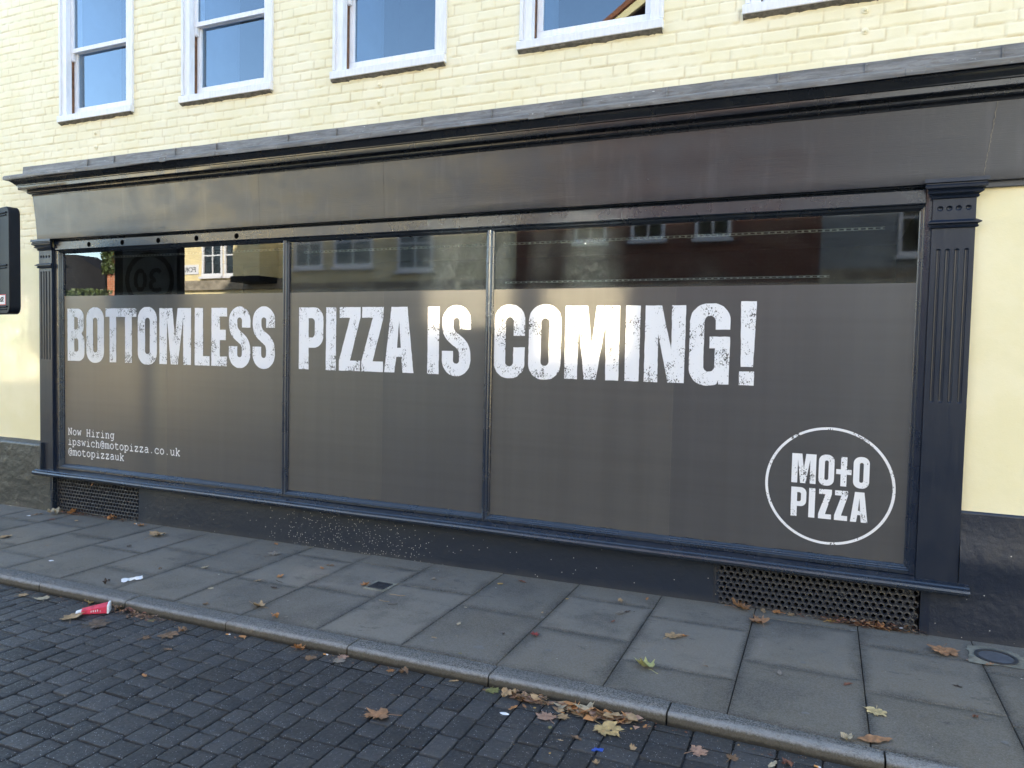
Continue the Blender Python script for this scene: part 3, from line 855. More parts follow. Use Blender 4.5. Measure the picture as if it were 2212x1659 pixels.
# strip under the fascia right of the pilaster, and the jagged crack
mb = MB(); mb.box(0.80, 2.6, -0.066, -0.02, 2.598, 2.656); part(mb.build('fascia_rail', 'navy_paint', bevel=0.003))
mb = MB(); pts = []
for i in range(34):
    q = i / 33
    pts.append((0.786 + 0.047 * q + rng.uniform(-.003, .003), q))
rows = []
for x, q in pts:
    z = 2.665 + 0.40 * q; yf = -0.0955 - 0.0265 * ((z - 2.645) / 0.43 if z > 2.645 else 0) ** 1.3 - 0.0025
    hw = 0.0010 + 0.0022 * rng.random() * (1 if 0.05 < q < 0.9 else 0.3)
    rows += [(x - hw, yf, z), (x + hw, yf, z)]
mb.add(rows, [(2 * i, 2 * i + 1, 2 * i + 3, 2 * i + 2) for i in range(33)])
sub(mb.build('crack', 'crack_pale', sm=False), fas)
for jx_ in (-4.51, -3.25):
    mb = MB(); rows = []
    for i in range(16):
        z = 2.65 + .42 * i / 15; yf = -0.092 - 0.002 - 0.026 * ((z - 2.645) / .43) ** 1.3 - .0032; x = jx_ + rng.uniform(-.0008, .0008)
        rows += [(x - .0006, yf, z), (x + .0006, yf, z)]
    mb.add(rows, [(2 * i, 2 * i + 1, 2 * i + 3, 2 * i + 2) for i in range(15)])
    sub(mb.build('board_joint', 'hole_black', sm=False), fas)
for x, z, r_ in [(-3.16, 2.93, .006), (-2.62, 2.80, .004), (-1.15, 2.78, .006), (-4.9, 2.86, .004), (-5.6, 2.9, .003), (-0.55, 2.86, .003)]:
    mb = MB(); N = 10; yy = -0.094 - 0.0265 * ((z - 2.645) / .43) ** 1.3
    mb.add([(x + r_ * math.cos(2 * math.pi * i / N), yy, z + r_ * math.sin(2 * math.pi * i / N)) for i in range(N)] + [(x, yy - r_ * 0.8, z)], [(i, (i + 1) % N, N) for i in range(N)])
    sub(mb.build('nail_head', 'fascia_paint'), fas)

# ---- wall bolts
for x, z in [(-6.635, 3.642), (-6.636, 3.509), (-3.353, 3.702), (-3.354, 3.569), (0.141, 3.718), (0.143, 3.592)]:
    mb = MB(); N = 16
    rings = [(0.021, -0.028), (0.021, -0.036), (0.017, -0.038), (0.010, -0.038), (0.010, -0.048), (0.006, -0.052)]
    rows = [(x + r_ * math.cos(2 * math.pi * i / N), y_, z + r_ * math.sin(2 * math.pi * i / N)) for r_, y_ in rings for i in range(N)]
    fs = [(a * N + i, a * N + (i + 1) % N, (a + 1) * N + (i + 1) % N, (a + 1) * N + i) for a in range(5) for i in range(N)] + [tuple(range(5 * N, 6 * N))]
    mb.add(rows, fs); part(mb.build('wall_bolt', 'yellow_brick_paint'))

# ---- sash windows upstairs
def sash(a, b, lbl):
    fr = MB()
    cw = 0.085
    yf = -0.046
    for x0, x1, s_ in ((a, a + cw, 1), (b - cw, b, -1)):
        fr.box(x0, x1, yf, 0.012, 3.855, WZ1)
    fr.box(a + cw, b - cw, yf, 0.012, WZ1 - 0.10, WZ1)
    # raised outer moulding
    fr.box(a - 0.006, a + 0.018, yf - 0.014, -0.02, 3.862, WZ1 + 0.004)
    fr.box(b - 0.018, b + 0.006, yf - 0.008, -0.02, 3.862, WZ1 + 0.004)
    fr.box(a + 0.026, a + 0.034, yf - 0.005, yf + 0.01, 3.862, WZ1 - .02)
    # jamb linings
    fr.box(a + cw - 0.012, a + cw, 0.010, 0.13, 3.86, WZ1 - 0.1); fr.box(b - cw, b - cw + 0.012, 0.010, 0.13, 3.86, WZ1 - 0.1)
    w = part(fr.build('sash_window', 'white_paint', bevel=0.003)); w['label'] = lbl
    s = MB(); s.add([(a - .022, -0.074, 3.792), (b + .006, -0.074, 3.792), (b + .006, 0.12, 3.792), (a - .022, 0.12, 3.792), (a - .022, -0.074, 3.852), (b + .006, -0.074, 3.852), (b + .006, 0.12, 3.872), (a - .022, 0.12, 3.872)],
        [(0, 3, 2, 1), (4, 5, 6, 7), (0, 1, 5, 4), (1, 2, 6, 5), (2, 3, 7, 6), (3, 0, 4, 7)])
    sub(s.build('window_sill', 'white_paint', bevel=0.004), w)
    u = MB(); n = 24; rows = []
    for i in range(n + 1):
        x = a - .018 + (b - a + .020) * i / n
        rows += [(x, -0.066, 3.7925), (x, -0.060 + 0.010 * rng.random(), 3.786 - 0.012 * rng.random()), (x, -0.026, 3.774 - 0.012 * rng.random())]
    u.add(rows, [(k * 3 + i, k * 3 + i + 1, k * 3 + 4 + i, k * 3 + 3 + i) for k in range(n) for i in range(2)])
    sub(u.build('sill_bedding', 'putty_grey'), w)
    L, Rr = a + cw, b - cw
    # brown bare pulley stile strips showing between the sashes
    p = MB(); p.box(L + 0.0002, L + 0.004, 0.012, 0.036, 3.86, 4.50)
    sub(p.build('pulley_stile', 'bare_wood', sm=False), w)
    up_ = MB(); y0, y1 = 0.002, 0.030
    up_.box(L + .002, L + .042, y0, y1, 4.520, WZ1 - .10); up_.box(Rr - .042, Rr - .002, y0, y1, 4.520, WZ1 - .10)
    up_.box(L + .002, Rr - .002, y0 - .002, y1, 4.478, 4.520); up_.box(L + .042, Rr - .042, y0, y1, WZ1 - .15, WZ1 - .10)
    sub(up_.build('upper_sash', 'white_paint', bevel=0.003), w)
    for hx in (L + 0.003, Rr - 0.035):
        hn = MB(); pr = [(y0, 4.479), (y0, 4.425), (y0 + .006, 4.418), (y0 + .016, 4.405), (y0 + .030, 4.402), (y1 - .004, 4.412), (y1 - .002, 4.430), (y1, 4.479)]
        pr = [(y0, 4.478), (y0 + .003, 4.440), (y0 + .001, 4.424), (y0 + .006, 4.408), (y0 + .020, 4.400), (y0 + .034, 4.406), (y1, 4.420), (y1, 4.478)]
        hn.extrude_x(pr, [hx, hx + 0.032]); sub(hn.build('sash_horn', 'white_paint', bevel=0.002), w)
    lo = MB(); y0, y1 = 0.034, 0.070
    lo.box(L + .008, L + .054, y0, y1, 3.945, 4.476); lo.box(Rr - .054, Rr - .008, y0, y1, 3.945, 4.476)
    lo.box(L + .008, Rr - .008, y0, y1, 3.868, 3.945); lo.box(L + .008, Rr - .008, y0, y1, 4.476, 4.514)
    sub(lo.build('lower_sash', 'white_paint', bevel=0.003), w)
    g1 = MB(); g1.box(L + .038, Rr - .038, 0.016, 0.019, 4.515, WZ1 - .14); sub(g1.build('upper_pane', 'sash_glass', sm=False), w)
    g2 = MB(); g2.box(L + .050, Rr - .050, 0.052, 0.055, 3.940, 4.480); sub(g2.build('lower_pane', 'sash_glass', sm=False), w)
    rm = MB()
    rm.box(a + .02, a + .05, 0.14, 0.60, 3.80, WZ1); rm.box(b - .05, b - .02, 0.14, 0.60, 3.80, WZ1)
    rm.box(a + .05, b - .05, 0.14, 0.60, 3.78, 3.81)
    sub(rm.build('window_reveal', 'room_pale', sm=False), w)
    rk = MB(); rk.box(a - .3, b + .3, 1.4, 1.43, 3.4, 5.8); rk.box(a - .3, b + .3, 0.61, 1.4, 5.5, 5.53); rk.box(a - .3, b + .3, .61, 1.4, 3.4, 3.43)
    rk.box(a - .33, a - .3, .58, 1.4, 3.4, 5.5); rk.box(b + .3, b + .33, .58, 1.4, 3.4, 5.5)
    sub(rk.build('room_lining', 'room_dark', sm=False), w)
    # interior wall round the reveal keeps daylight out of the room
    return w
lbls = ['leftmost sash window', 'second sash window from the left', 'middle sash window', 'fourth sash window, reflecting a gable', 'rightmost sash window, cut by the top edge']
for (a, b), l_ in zip(WINS, lbls): sash(a, b, l_)

# ---- shop window panes with film and lettering
FT = 2.066; FB = 0.353
def film_part(x0, x1, mat, parent, name='window_film', zb=FB):
    n = 24; rows = []; 
    for i in range(n + 1):
        x = x0 + (x1 - x0) * i / n
        rows += [(x, -0.0035, zb - 0.003 + 0.006 * rng.random()), (x, -0.0035, FT)]
    mb = MB(); mb.add(rows, [(2 * i, 2 * i + 1, 2 * i + 3, 2 * i + 2) for i in range(n)])
    return sub(mb.build(name, mat, sm=False), parent)
panes = []
for (x0, x1, gm, seam, lbl) in ((-7.156, -4.322, 'shop_glass_clean', -5.7207, 'left shop window with clear glass above the film'),
                                (-4.265, -2.384, 'shop_glass_dusty_glow', -3.305, 'middle shop window, dusty with a painted sunlit haze above the film'),
                                (-2.326, 0.488, 'shop_glass_specked_glow', -0.9554, 'right shop window, widest of the three')):
    mb = MB(); mb.box(x0, x1, 0.0, 0.006, 0.335, 2.51)
    g = part(mb.build('shop_pane', gm, sm=False)); g['label'] = lbl; panes.append(g)
    film_part(x0 + .004, seam, 'grey_film', g); film_part(seam, x1 - .004, 'grey_film_dark', g)
    mb = MB(); w = 0.0025 if seam < -5 else 0.0009
    mb.add([(seam - w, -0.0042, FB + .01), (seam + w, -0.0042, FB + .01), (seam + w, -0.0042, FT), (seam - w, -0.0042, FT)], [(0, 1, 2, 3)])
    sub(mb.build('film_join', 'film_seam', sm=False), g)

# glyphs: outlines in metres, origin at lower left
def arc(cx, cz, rx, rz, a0, a1, n=10): return [(cx + rx * math.cos(R(a0 + (a1 - a0) * i / n)), cz + rz * math.sin(R(a0 + (a1 - a0) * i / n))) for i in range(n + 1)]
def rrect(x0, z0, x1, z1, rx, rz): return arc(x1 - rx, z1 - rz, rx, rz, 0, 90) + arc(x0 + rx, z1 - rz, rx, rz, 90, 180) + arc(x0 + rx, z0 + rz, rx, rz, 180, 270) + arc(x1 - rx, z0 + rz, rx, rz, 270, 360)
H = 0.528
def stroke(path, s):
    L_, R_ = [], []
    for i, p in enumerate(path):
        a = path[max(i - 1, 0)]; b = path[min(i + 1, len(path) - 1)]
        dx, dz = b[0] - a[0], b[1] - a[1]; l_ = math.hypot(dx, dz); nx, nz = -dz / l_ * s / 2, dx / l_ * s / 2
        L_.append((p[0] + nx, p[1] + nz)); R_.append((p[0] - nx, p[1] - nz))
    return L_ + R_[::-1]
def gS(w=0.25):
    s = 0.098; rc = (w - s) / 2; T = H + .012
    bz = [((1 - t) ** 3 * (s / 2) + 3 * (1 - t) ** 2 * t * (s / 2) + 3 * (1 - t) * t * t * (w - s / 2) + t ** 3 * (w - s / 2),
           (1 - t) ** 3 * .385 + 3 * (1 - t) ** 2 * t * .25 + 3 * (1 - t) * t * t * .285 + t ** 3 * .15) for t in [i / 14 for i in range(15)]]
    p = [(w - s / 2, .351), (w - s / 2, .385)] + arc(w / 2, T - s / 2 - rc, rc, rc, 0, 180, 14) + bz + arc(w / 2, -.012 + s / 2 + rc, rc, rc, 0, -180, 14) + [(s / 2, .184)]
    return [stroke(p, s)]
def gC(w=0.25):
    s = .093; ri = (w - 2 * s) / 2; r = .115; T = H + .012; b = -.012
    return [[(w, .308)] + arc(w - r, T - r, r, r, 0, 90) + arc(r, T - r, r, r, 90, 180) + arc(r, b + r, r, r, 180, 270) + arc(w - r, b + r, r, r, 270, 360) + [(w, .222), (w - s, .222)]
            + arc(w - s - ri, .078 + ri, ri, ri, 0, -90) + arc(s + ri, .078 + ri, ri, ri, 270, 180) + arc(s + ri, .446 - ri, ri, ri, 180, 90) + arc(w - s - ri, .446 - ri, ri, ri, 90, 0) + [(w - s, .308)]]
def gG(w=0.265):
    s = .096; ri = (w - 2 * s) / 2; r = .118; T = H + .012; b = -.012
    return [[(w, .366)] + arc(w - r, T - r, r, r, 0, 90) + arc(r, T - r, r, r, 90, 180) + arc(r, b + r, r, r, 180, 270) + [(w * .5, b)] + arc(w - .10, b + .045, .03, .04, -90, -10, 5) + [(w - .066, .0), (w, 0), (w, .318), (w - .132, .318), (w - .132, .239), (w - s, .239)]
            + arc(w - s - ri, .083 + ri, ri, ri, 0, -90) + arc(s + ri, .083 + ri, ri, ri, 270, 180) + arc(s + ri, .457 - ri, ri, ri, 180, 90) + arc(w - s - ri, .457 - ri, ri, ri, 90, 0) + [(w - s, .366)]]
GL = {
 'B': [[(0, 0), (.165, 0)] + arc(.165, .085, .088, .085, -90, 0) + [(.253, .195)] + arc(.185, .195, .068, .08, 0, 60, 6) + arc(.175, .345, .068, .08, -60, 0, 6) + [(.243, .44)] + arc(.155, H - .088, .088, .088, 0, 90) + [(0, H)],
       [(.102, .094), (.102, .226), (.135, .226)] + arc(.135, .196, .026, .03, 90, 0, 5) + arc(.135, .124, .026, .03, 0, -90, 5), [(.102, .320), (.102, .444), (.13, .444)] + arc(.13, .414, .026, .03, 90, 0, 5) + arc(.13, .350, .026, .03, 0, -90, 5)],
 'O': [rrect(0, -.012, .254, H + .012, .115, .115), rrect(.098, .09, .161, .438, .031, .031)],
 'T': [[(0, H), (0, H - .082), (.057, H - .082), (.057, 0), (.150, 0), (.150, H - .082), (.213, H - .082), (.213, H)]],
 'M': [[(0, 0), (0, H), (.168, H), (.202, .25), (.234, H), (.404, H), (.404, 0), (.308, 0), (.304, .425), (.238, .0), (.149, .0), (.100, .425), (.098, 0)]],
 'L': [[(0, 0), (0, H), (.102, H), (.102, .086), (.182, .086), (.182, 0)]],
 'E': [[(0, 0), (0, H), (.187, H), (.187, .450), (.102, .450), (.102, .330), (.172, .330), (.172, .236), (.102, .236), (.102, .088), (.187, .088), (.187, 0)]],
 'I': [[(0, 0), (0, H), (.103, H), (.103, 0)]],
 'P': [[(0, 0), (0, H), (.156, H)] + arc(.156, H - .10, .10, .10, 90, 0) + arc(.156, .285, .10, .10, 0, -90) + [(.104, .185), (.104, 0)], [(.102, .272), (.102, .436), (.135, .436)] + arc(.135, .402, .032, .034, 90, 0, 5) + arc(.135, .306, .032, .034, 0, -90, 5)],
 'Z': [[(0, 0), (0, .082), (.108, .440), (.003, .440), (.003, H), (.211, H), (.211, .446), (.111, .086), (.211, .086), (.211, 0)]],
 'A': [[(0, 0), (.062, H), (.211, H), (.276, 0), (.173, 0), (.160, .126), (.113, .126), (.097, 0)], [(.119, .200), (.136, .420), (.154, .200)]],
 'N': [[(0, 0), (0, H), (.114, H), (.185, .225), (.182, H), (.277, H), (.277, 0), (.166, 0), (.092, .330), (.095, 0)]],
 '!': [[(0, .552), (.100, .552), (.089, .122), (.011, .122)], [(.003, .092), (.097, .092), (.097, 0), (.003, 0)]],
 '+': [[(.075, 0), (.075, .215), (0, .215), (0, .305), (.075, .305), (.075, H), (.175, H), (.175, .305), (.25, .305), (.25, .215), (.175, .215), (.175, 0)]],
 'S': gS(), 'C': gC(), 'G': gG()}
def glyph_mesh(name, items, mat, parent, y=-0.0052):
    """items: (char, x, z, scale); filled outlines become one mesh"""
    cu_ = bpy.data.curves.new(name, 'CURVE'); cu_.dimensions = '2D'; cu_.fill_mode = 'BOTH'
    for ch, x, z, k in items:
        for poly in (GL[ch] if isinstance(ch, str) else ch):
            sp = cu_.splines.new('POLY')
            pts = []
            for i, (px, pz) in enumerate(poly):     # subdivide straight edges so the outline can be slightly ragged
                qx, qz = poly[(i + 1) % len(poly)]
                d = math.hypot(qx - px, qz - pz); c_ = max(1, int(d / 0.028)) if k == 1 else 1
                for s_ in range(c_):
                    jx = rng.uniform(-.0013, .0013) if k == 1 else 0; jz = rng.uniform(-.0013, .0013) if k == 1 else 0
                    pts.append((x + (px + (qx - px) * s_ / c_ + jx) * k, z + (pz + (qz - pz) * s_ / c_ + jz) * k))
            sp.points.add(len(pts) - 1)
            for i, (a, b) in enumerate(pts): sp.points[i].co = (a, b, 0, 1)
            sp.use_cyclic_u = True
    tmp = bpy.data.objects.new('tmp', cu_)
    COL.objects.link(tmp)
    dg = bpy.context.evaluated_depsgraph_get()
    me = bpy.data.meshes.new_from_object(tmp.evaluated_get(dg))
    bpy.data.objects.remove(tmp)
    me.transform(Matrix(((1, 0, 0, 0), (0, 0, -1, y), (0, 1, 0, 0), (0, 0, 0, 1))))
    o = link(name, me, mat, parent)
    return o
b0 = 1.411
w1 = [('B', -7.101), ('O', -6.821), ('T', -6.544), ('T', -6.328), ('O', -6.097), ('M', -5.810), ('L', -5.359), ('E', -5.155), ('S', -4.945), ('S', -4.669)]
w2 = [('P', -4.157), ('I', -3.873), ('Z', -3.738), ('Z', -3.514), ('A', -3.291)]
w2b = [('I', -2.890), ('S', -2.760)]
w3 = [('C', -2.310), ('O', -2.030), ('M', -1.745), ('I', -1.298), ('N', -1.160), ('G', -.854), ('!', -.527)]
for wd, pn in ((w1, 0), (w2, 1), (w2b, 1), (w3, 2)):
    glyph_mesh('headline_word', [(c, x, b0, 1) for c, x in wd], 'worn_white_vinyl', panes[pn])
k = 0.358
glyph_mesh('logo_word', [('M', -.177, .797, k), ('O', -.017, .797, k), ('+', .085, .797, k * .98), ('O', .183, .797, k)], 'worn_white_vinyl', panes[2])
glyph_mesh('logo_word', [('P', -.175, .580, k), ('I', -.068, .580, k), ('Z', -.010, .580, k), ('Z', .083, .580, k), ('A', .175, .580, k)], 'worn_white_vinyl', panes[2])
ring = [[(0.043 + .379 * math.cos(a), .791 + .374 * math.sin(a)) for a in [2 * math.pi * i / 96 for i in range(96)]],
        [(0.043 + .362 * math.cos(a), .791 + .358 * math.sin(a)) for a in [2 * math.pi * i / 96 for i in range(96)]]]
glyph_mesh('logo_ring', [(ring, 0, 0, 0.9999)], 'worn_white_vinyl', panes[2])

# typewriter lettering, built of strokes (units: em)
def ell(cx, cy, rx, ry, a0=0, a1=360, n=16): return [(cx + rx * math.cos(R(a0 + (a1 - a0) * i / n)), cy + ry * math.sin(R(a0 + (a1 - a0) * i / n))) for i in range(n + 1)]
TW = {
 'N': [[(.06, 0), (.20, 0)], [(.13, 0), (.13, .57), (.46, .0), (.46, .57)], [(.05, .57), (.14, .57)], [(.38, .57), (.55, .57)]],
 'H': [[(.13, 0), (.13, .57)], [(.47, 0), (.47, .57)], [(.13, .29), (.47, .29)], [(.06, 0), (.21, 0)], [(.39, 0), (.54, 0)], [(.06, .57), (.21, .57)], [(.39, .57), (.54, .57)]],
 'o': [ell(.30, .21, .20, .215)],
 'w': [[(.03, .42), (.17, .42)], [(.43, .42), (.57, .42)], [(.09, .42), (.19, 0), (.30, .36), (.41, 0), (.51, .42)]],
 'i': [[(.16, .42), (.31, .42), (.31, 0)], [(.11, 0), (.50, 0)], [(.29, .57), (.32, .58)]],
 'r': [[(.09, .42), (.22, .42), (.22, 0)], [(.09, 0), (.42, 0)], [(.22, .27), (.32, .38), (.42, .43), (.51, .39)]],
 'n': [[(.06, .42), (.16, .42), (.16, 0)], [(.16, .30), (.24, .39), (.33, .43), (.42, .40), (.45, .30), (.45, 0)], [(.07, 0), (.25, 0)], [(.37, 0), (.54, 0)]],
 'g': [ell(.28, .22, .18, .20), [(.46, .42), (.46, -.07), (.42, -.14), (.33, -.17), (.17, -.17)], [(.46, .42), (.55, .42)]],
 'p': [[(.04, .42), (.13, .42), (.13, -.17)], ell(.32, .21, .19, .21), [(.04, -.17), (.24, -.17)]],
 's': [[(.45, .42), (.45, .31)], [(.45, .36), (.36, .43), (.22, .43), (.14, .36), (.16, .27), (.30, .22), (.43, .18), (.48, .10), (.42, .02), (.30, -.01), (.18, .01), (.11, .07)], [(.11, .12), (.11, 0)]],
 'c': [[(.48, .42), (.48, .29)], [(.48, .33), (.40, .41), (.28, .43), (.14, .36), (.09, .21), (.14, .06), (.28, -.01), (.42, .01), (.51, .08)]],
 'h': [[(.06, .60), (.15, .60), (.15, 0)], [(.15, .30), (.24, .39), (.33, .43), (.42, .40), (.45, .30), (.45, 0)], [(.07, 0), (.24, 0)], [(.37, 0), (.54, 0)]],
 '@': [[(.46, .02), (.34, -.06), (.20, -.03), (.10, .10), (.08, .30), (.15, .50), (.30, .60), (.44, .54), (.49, .42), (.49, .14), (.53, .11)], ell(.37, .27, .12, .15)],
 'm': [[(.01, .42), (.08, .42), (.08, 0)], [(.08, .33), (.15, .42), (.24, .42), (.30, .33), (.30, 0)], [(.30, .33), (.37, .42), (.46, .42), (.52, .33), (.52, 0)], [(.01, 0), (.15, 0)], [(.25, 0), (.36, 0)], [(.46, 0), (.59, 0)]],
 't': [[(.20, .57), (.20, .08), (.26, .01), (.36, -.01), (.50, .04)], [(.08, .42), (.46, .42)]],
 'z': [[(.13, .33), (.13, .42), (.46, .42), (.12, 0), (.48, 0), (.48, .10)]],
 'a': [[(.14, .38), (.26, .43), (.38, .42), (.45, .34), (.45, 0), (.55, 0)], [(.45, .24), (.30, .26), (.15, .22), (.09, .12), (.14, .02), (.26, -.01), (.38, .04), (.45, .11)]],
 '.': [[(.29, .03), (.31, .03)], [(.29, .01), (.31, .05)]],
 'u': [[(.05, .42), (.14, .42), (.14, .12), (.18, .02), (.27, -.01), (.37, .03), (.45, .12)], [(.36, .42), (.45, .42), (.45, 0), (.54, 0)]],
 'k': [[(.07, .60), (.16, .60), (.16, 0)], [(.16, .14), (.42, .42)], [(.26, .24), (.46, 0)], [(.34, .42), (.52, .42)], [(.07, 0), (.22, 0)], [(.38, 0), (.54, 0)]]}
def typed(txt, x, z, parent, adv=0.0683):
    em = adv / 0.6; i = 0
    for word in txt.split(' '):
        mb = MB()
        for ch in word:
            for path in TW.get(ch, []):
                segs = [path[q:q + 2] for q in range(len(path) - 1)] if ch in 'wNzk' else [path]
                for sg_ in segs:
                    mb.tube([(x + i * adv + px * em, -0.0052, z + pz * em) for px, pz in sg_], (0.0046 if ch == 'w' else 0.0056) if ch != '.' else 0.0075, 6, 0.15)
            i += 1
        i += 1
        sub(mb.build('contact_word', 'white_vinyl', ang=60), parent)
typed('Now Hiring', -7.104, .655, panes[0])
typed('ipswich@motopizza.co.uk', -7.108, .552, panes[0])
typed('@motopizzauk', -7.104, .447, panes[0])

# slotted strips hanging just inside the glass, room behind
for x0, x1, z, y, w in ((-6.9, -4.35, 2.466, .15, .018), (-4.24, -2.42, 2.43, .15, .018), (-2.32, .31, 2.428, .15, .018), (-2.30, -.0, 2.132, .15, .013)):
    mb = MB(); mb.box(x0, x1, y, y + .002, z - w / 2, z - w / 2 + w * .22); mb.box(x0, x1, y, y + .002, z + w / 2 - w * .22, z + w / 2)
    x = x0
    while x < x1:
        mb.box(x, x + .014, y + .0001, y + .0019, z - w * .28, z + w * .28); x += .042
    part(mb.build('slotted_strip', 'steel_strip', sm=False))
mb = MB()
mb.box(-7.5, .9, 2.6, 2.65, -.1, 2.70); mb.box(-7.5, .9, .30, 2.6, 2.66, 2.70); mb.box(-7.5, .9, .02, 2.6, -.12, -.06); mb.box(-7.5, .9, .02, .30, 2.655, 2.70)
mb.box(-7.32, -7.28, .02, 2.6, -.06, 2.66); mb.box(.56, .60, .02, 2.6, -.06, 2.66)
part(mb.build('shop_interior', 'room_dark', sm=False))

# ============================================================ GROUND
def kerb_shift(x): return -0.080 * min(1.6, max(0.0, (x + 1.15) / 1.5)) ** 1.3 if x > -1.15 else 0.0
def structure(o): o['kind'] = 'structure'; return o
def sheet(name, x0, x1, y0, y1, zf, mat, nx=1, ny=1):
    mb = MB()
    v = [(x0 + (x1 - x0) * i / nx, y0 + (y1 - y0) * j / ny) for j in range(ny + 1) for i in range(nx + 1)]
    mb.add([(x, y, zf(x, y)) for x, y in v], [(j * (nx + 1) + i, j * (nx + 1) + i + 1, (j + 1) * (nx + 1) + i + 1, (j + 1) * (nx + 1) + i) for j in range(ny) for i in range(nx)])
    return structure(mb.build(name, mat, sm=False))
sheet('ground', -300, 300, -300, 300, lambda x, y: Z0 + .0125 * max(-25, min(25, x)) - 0.60, 'asphalt', 24, 4)
sheet('road', -40, 25, -10.5, -1.60, lambda x, y: road_z(x, y) - 0.014, 'asphalt')
sheet('pavement_bed', -40, 25, -1.53, 0.30, lambda x, y: pave_z(x, y) - 0.010, 'joint_dirt')
sheet('far_pavement', -40, 25, -12.2, -10.5, lambda x, y: road_z(x, -10.5) + 0.08, 'far_paving')

def slab_mesh(polys, name, mat, attr, inset=0.004, drop=0.004, jitter=0.0):
    """polys: list of (quad corners ccw [(x,y)], z function, tone)"""
    V = []; F = []; T = []; E = []
    for q, zf, tone in polys:
        # ring of 12 points around the quad
        ring = []
        for i in range(4):
            a = q[i]; b = q[(i + 1) % 4]
            L_ = math.hypot(b[0] - a[0], b[1] - a[1]); ux, uy = (b[0] - a[0]) / L_, (b[1] - a[1]) / L_
            cc_ = min(0.007 if jitter else 0.002, L_ * .2)
            for s_ in (cc_, L_ * 0.35, L_ * 0.68, L_ - cc_):
                j1 = rng.uniform(-jitter, jitter)
                ring.append((a[0] + ux * s_ - uy * j1, a[1] + uy * s_ + ux * j1))
        cx = sum(p[0] for p in q) / 4; cy = sum(p[1] for p in q) / 4
        def ins(p, d):
            dx, dy = cx - p[0], cy - p[1]; l_ = math.hypot(dx, dy); return (p[0] + dx / l_ * d, p[1] + dy / l_ * d)
        b = len(V); n = len(ring)
        for p in ring: V.append((p[0], p[1], zf(*p) - 0.03))
        for p in ring: V.append((p[0], p[1], zf(*p) - drop))
        for p in ring: r_ = ins(p, inset * .45); V.append((r_[0], r_[1], zf(*r_) - drop * .3))
        for p in ring: r_ = ins(p, inset * 1.5); V.append((r_[0], r_[1], zf(*r_)))
        wd = 0.035 if jitter else rng.uniform(.05, .11)
        for p in ring: r_ = ins(p, wd); V.append((r_[0], r_[1], zf(*r_) + (0.0008 if jitter else 0)))
        V.append((cx, cy, zf(cx, cy) + (0.0012 if jitter else 0)))
        E += [1.0] * (4 * n) + [0.0] * (n + 1)
        c_ = len(V) - 1
        for k_ in range(4):
            for i in range(n):
                j = (i + 1) % n; F.append((b + k_ * n + i, b + k_ * n + j, b + (k_ + 1) * n + j, b + (k_ + 1) * n + i))
        for i in range(n): F.append((b + 4 * n + i, b + 4 * n + (i + 1) % n, c_))
        T += [tone] * (len(V) - b)
    me = bpy.data.meshes.new(name); me.from_pydata(V, [], F); me.update()
    at_ = me.attributes.new(attr, 'FLOAT', 'POINT'); at_.data.foreach_set('value', np.array(T, dtype=np.float32))
    ae = me.attributes.new('edge', 'FLOAT', 'POINT'); ae.data.foreach_set('value', np.array(E, dtype=np.float32))
    smooth(me, 40)
    return link(name, me, mat)

# paving: rows of slabs laid square to the wall, joints taken from the photograph's rhythm
cols = [(-8.70, [-.5, -1.1]), (-8.09, [-.75]), (-7.48, [-.45, -1.0]), (-6.88, [-.42, -1.05]), (-6.275, [-.60, -1.2]), (-5.69, [-.79]), (-5.09, [-.59, -1.15]), (-4.52, [-.885]), (-3.94, [-.30, -.95]), (-3.35, [-.27, -.88]),
        (-2.762, [-.585]), (-2.171, [-.787]), (-1.571, [-.322, -.91]), (-.977, [-.462, -1.162]), (-.3635, [-.19, -.90]), (.239, [-.40, -1.03]), (.842, [-.52, -1.12]), (1.45, [-.8]), (2.05, [])]
polys = []
for i in range(len(cols) - 1):
    x0, js = cols[i]; x1 = cols[i + 1][0]; g = 0.0024
    ys = [0.03] + js + [None]
    for a in range(len(ys) - 1):
        yt = ys[a] - (0 if a == 0 else g)
        if ys[a + 1] is None:
            y0l, y0r = -1.500 + kerb_shift(x0), -1.500 + kerb_shift(x1)
        else: y0l = y0r = ys[a + 1] + g
        h_ = rng.uniform(-.0016, .0016); tx = rng.uniform(-.003, .003); ty = rng.uniform(-.003, .003)
        mx_, my_ = (x0 + x1) / 2, (yt + y0l) / 2
        sk = rng.uniform(-.004, .004)
        polys.append(([(x0 + g, y0l + sk), (x1 - g, y0r - sk), (x1 - g, yt - sk), (x0 + g, yt + sk)], (lambda x, y, h_=h_, tx=tx, ty=ty, mx_=mx_, my_=my_: pave_z(x, y) + h_ + tx * (x - mx_) + ty * (y - my_)), rng.random()))
structure(slab_mesh(polys, 'pavement', 'paving_slab', 'slab', 0.004, 0.0035))

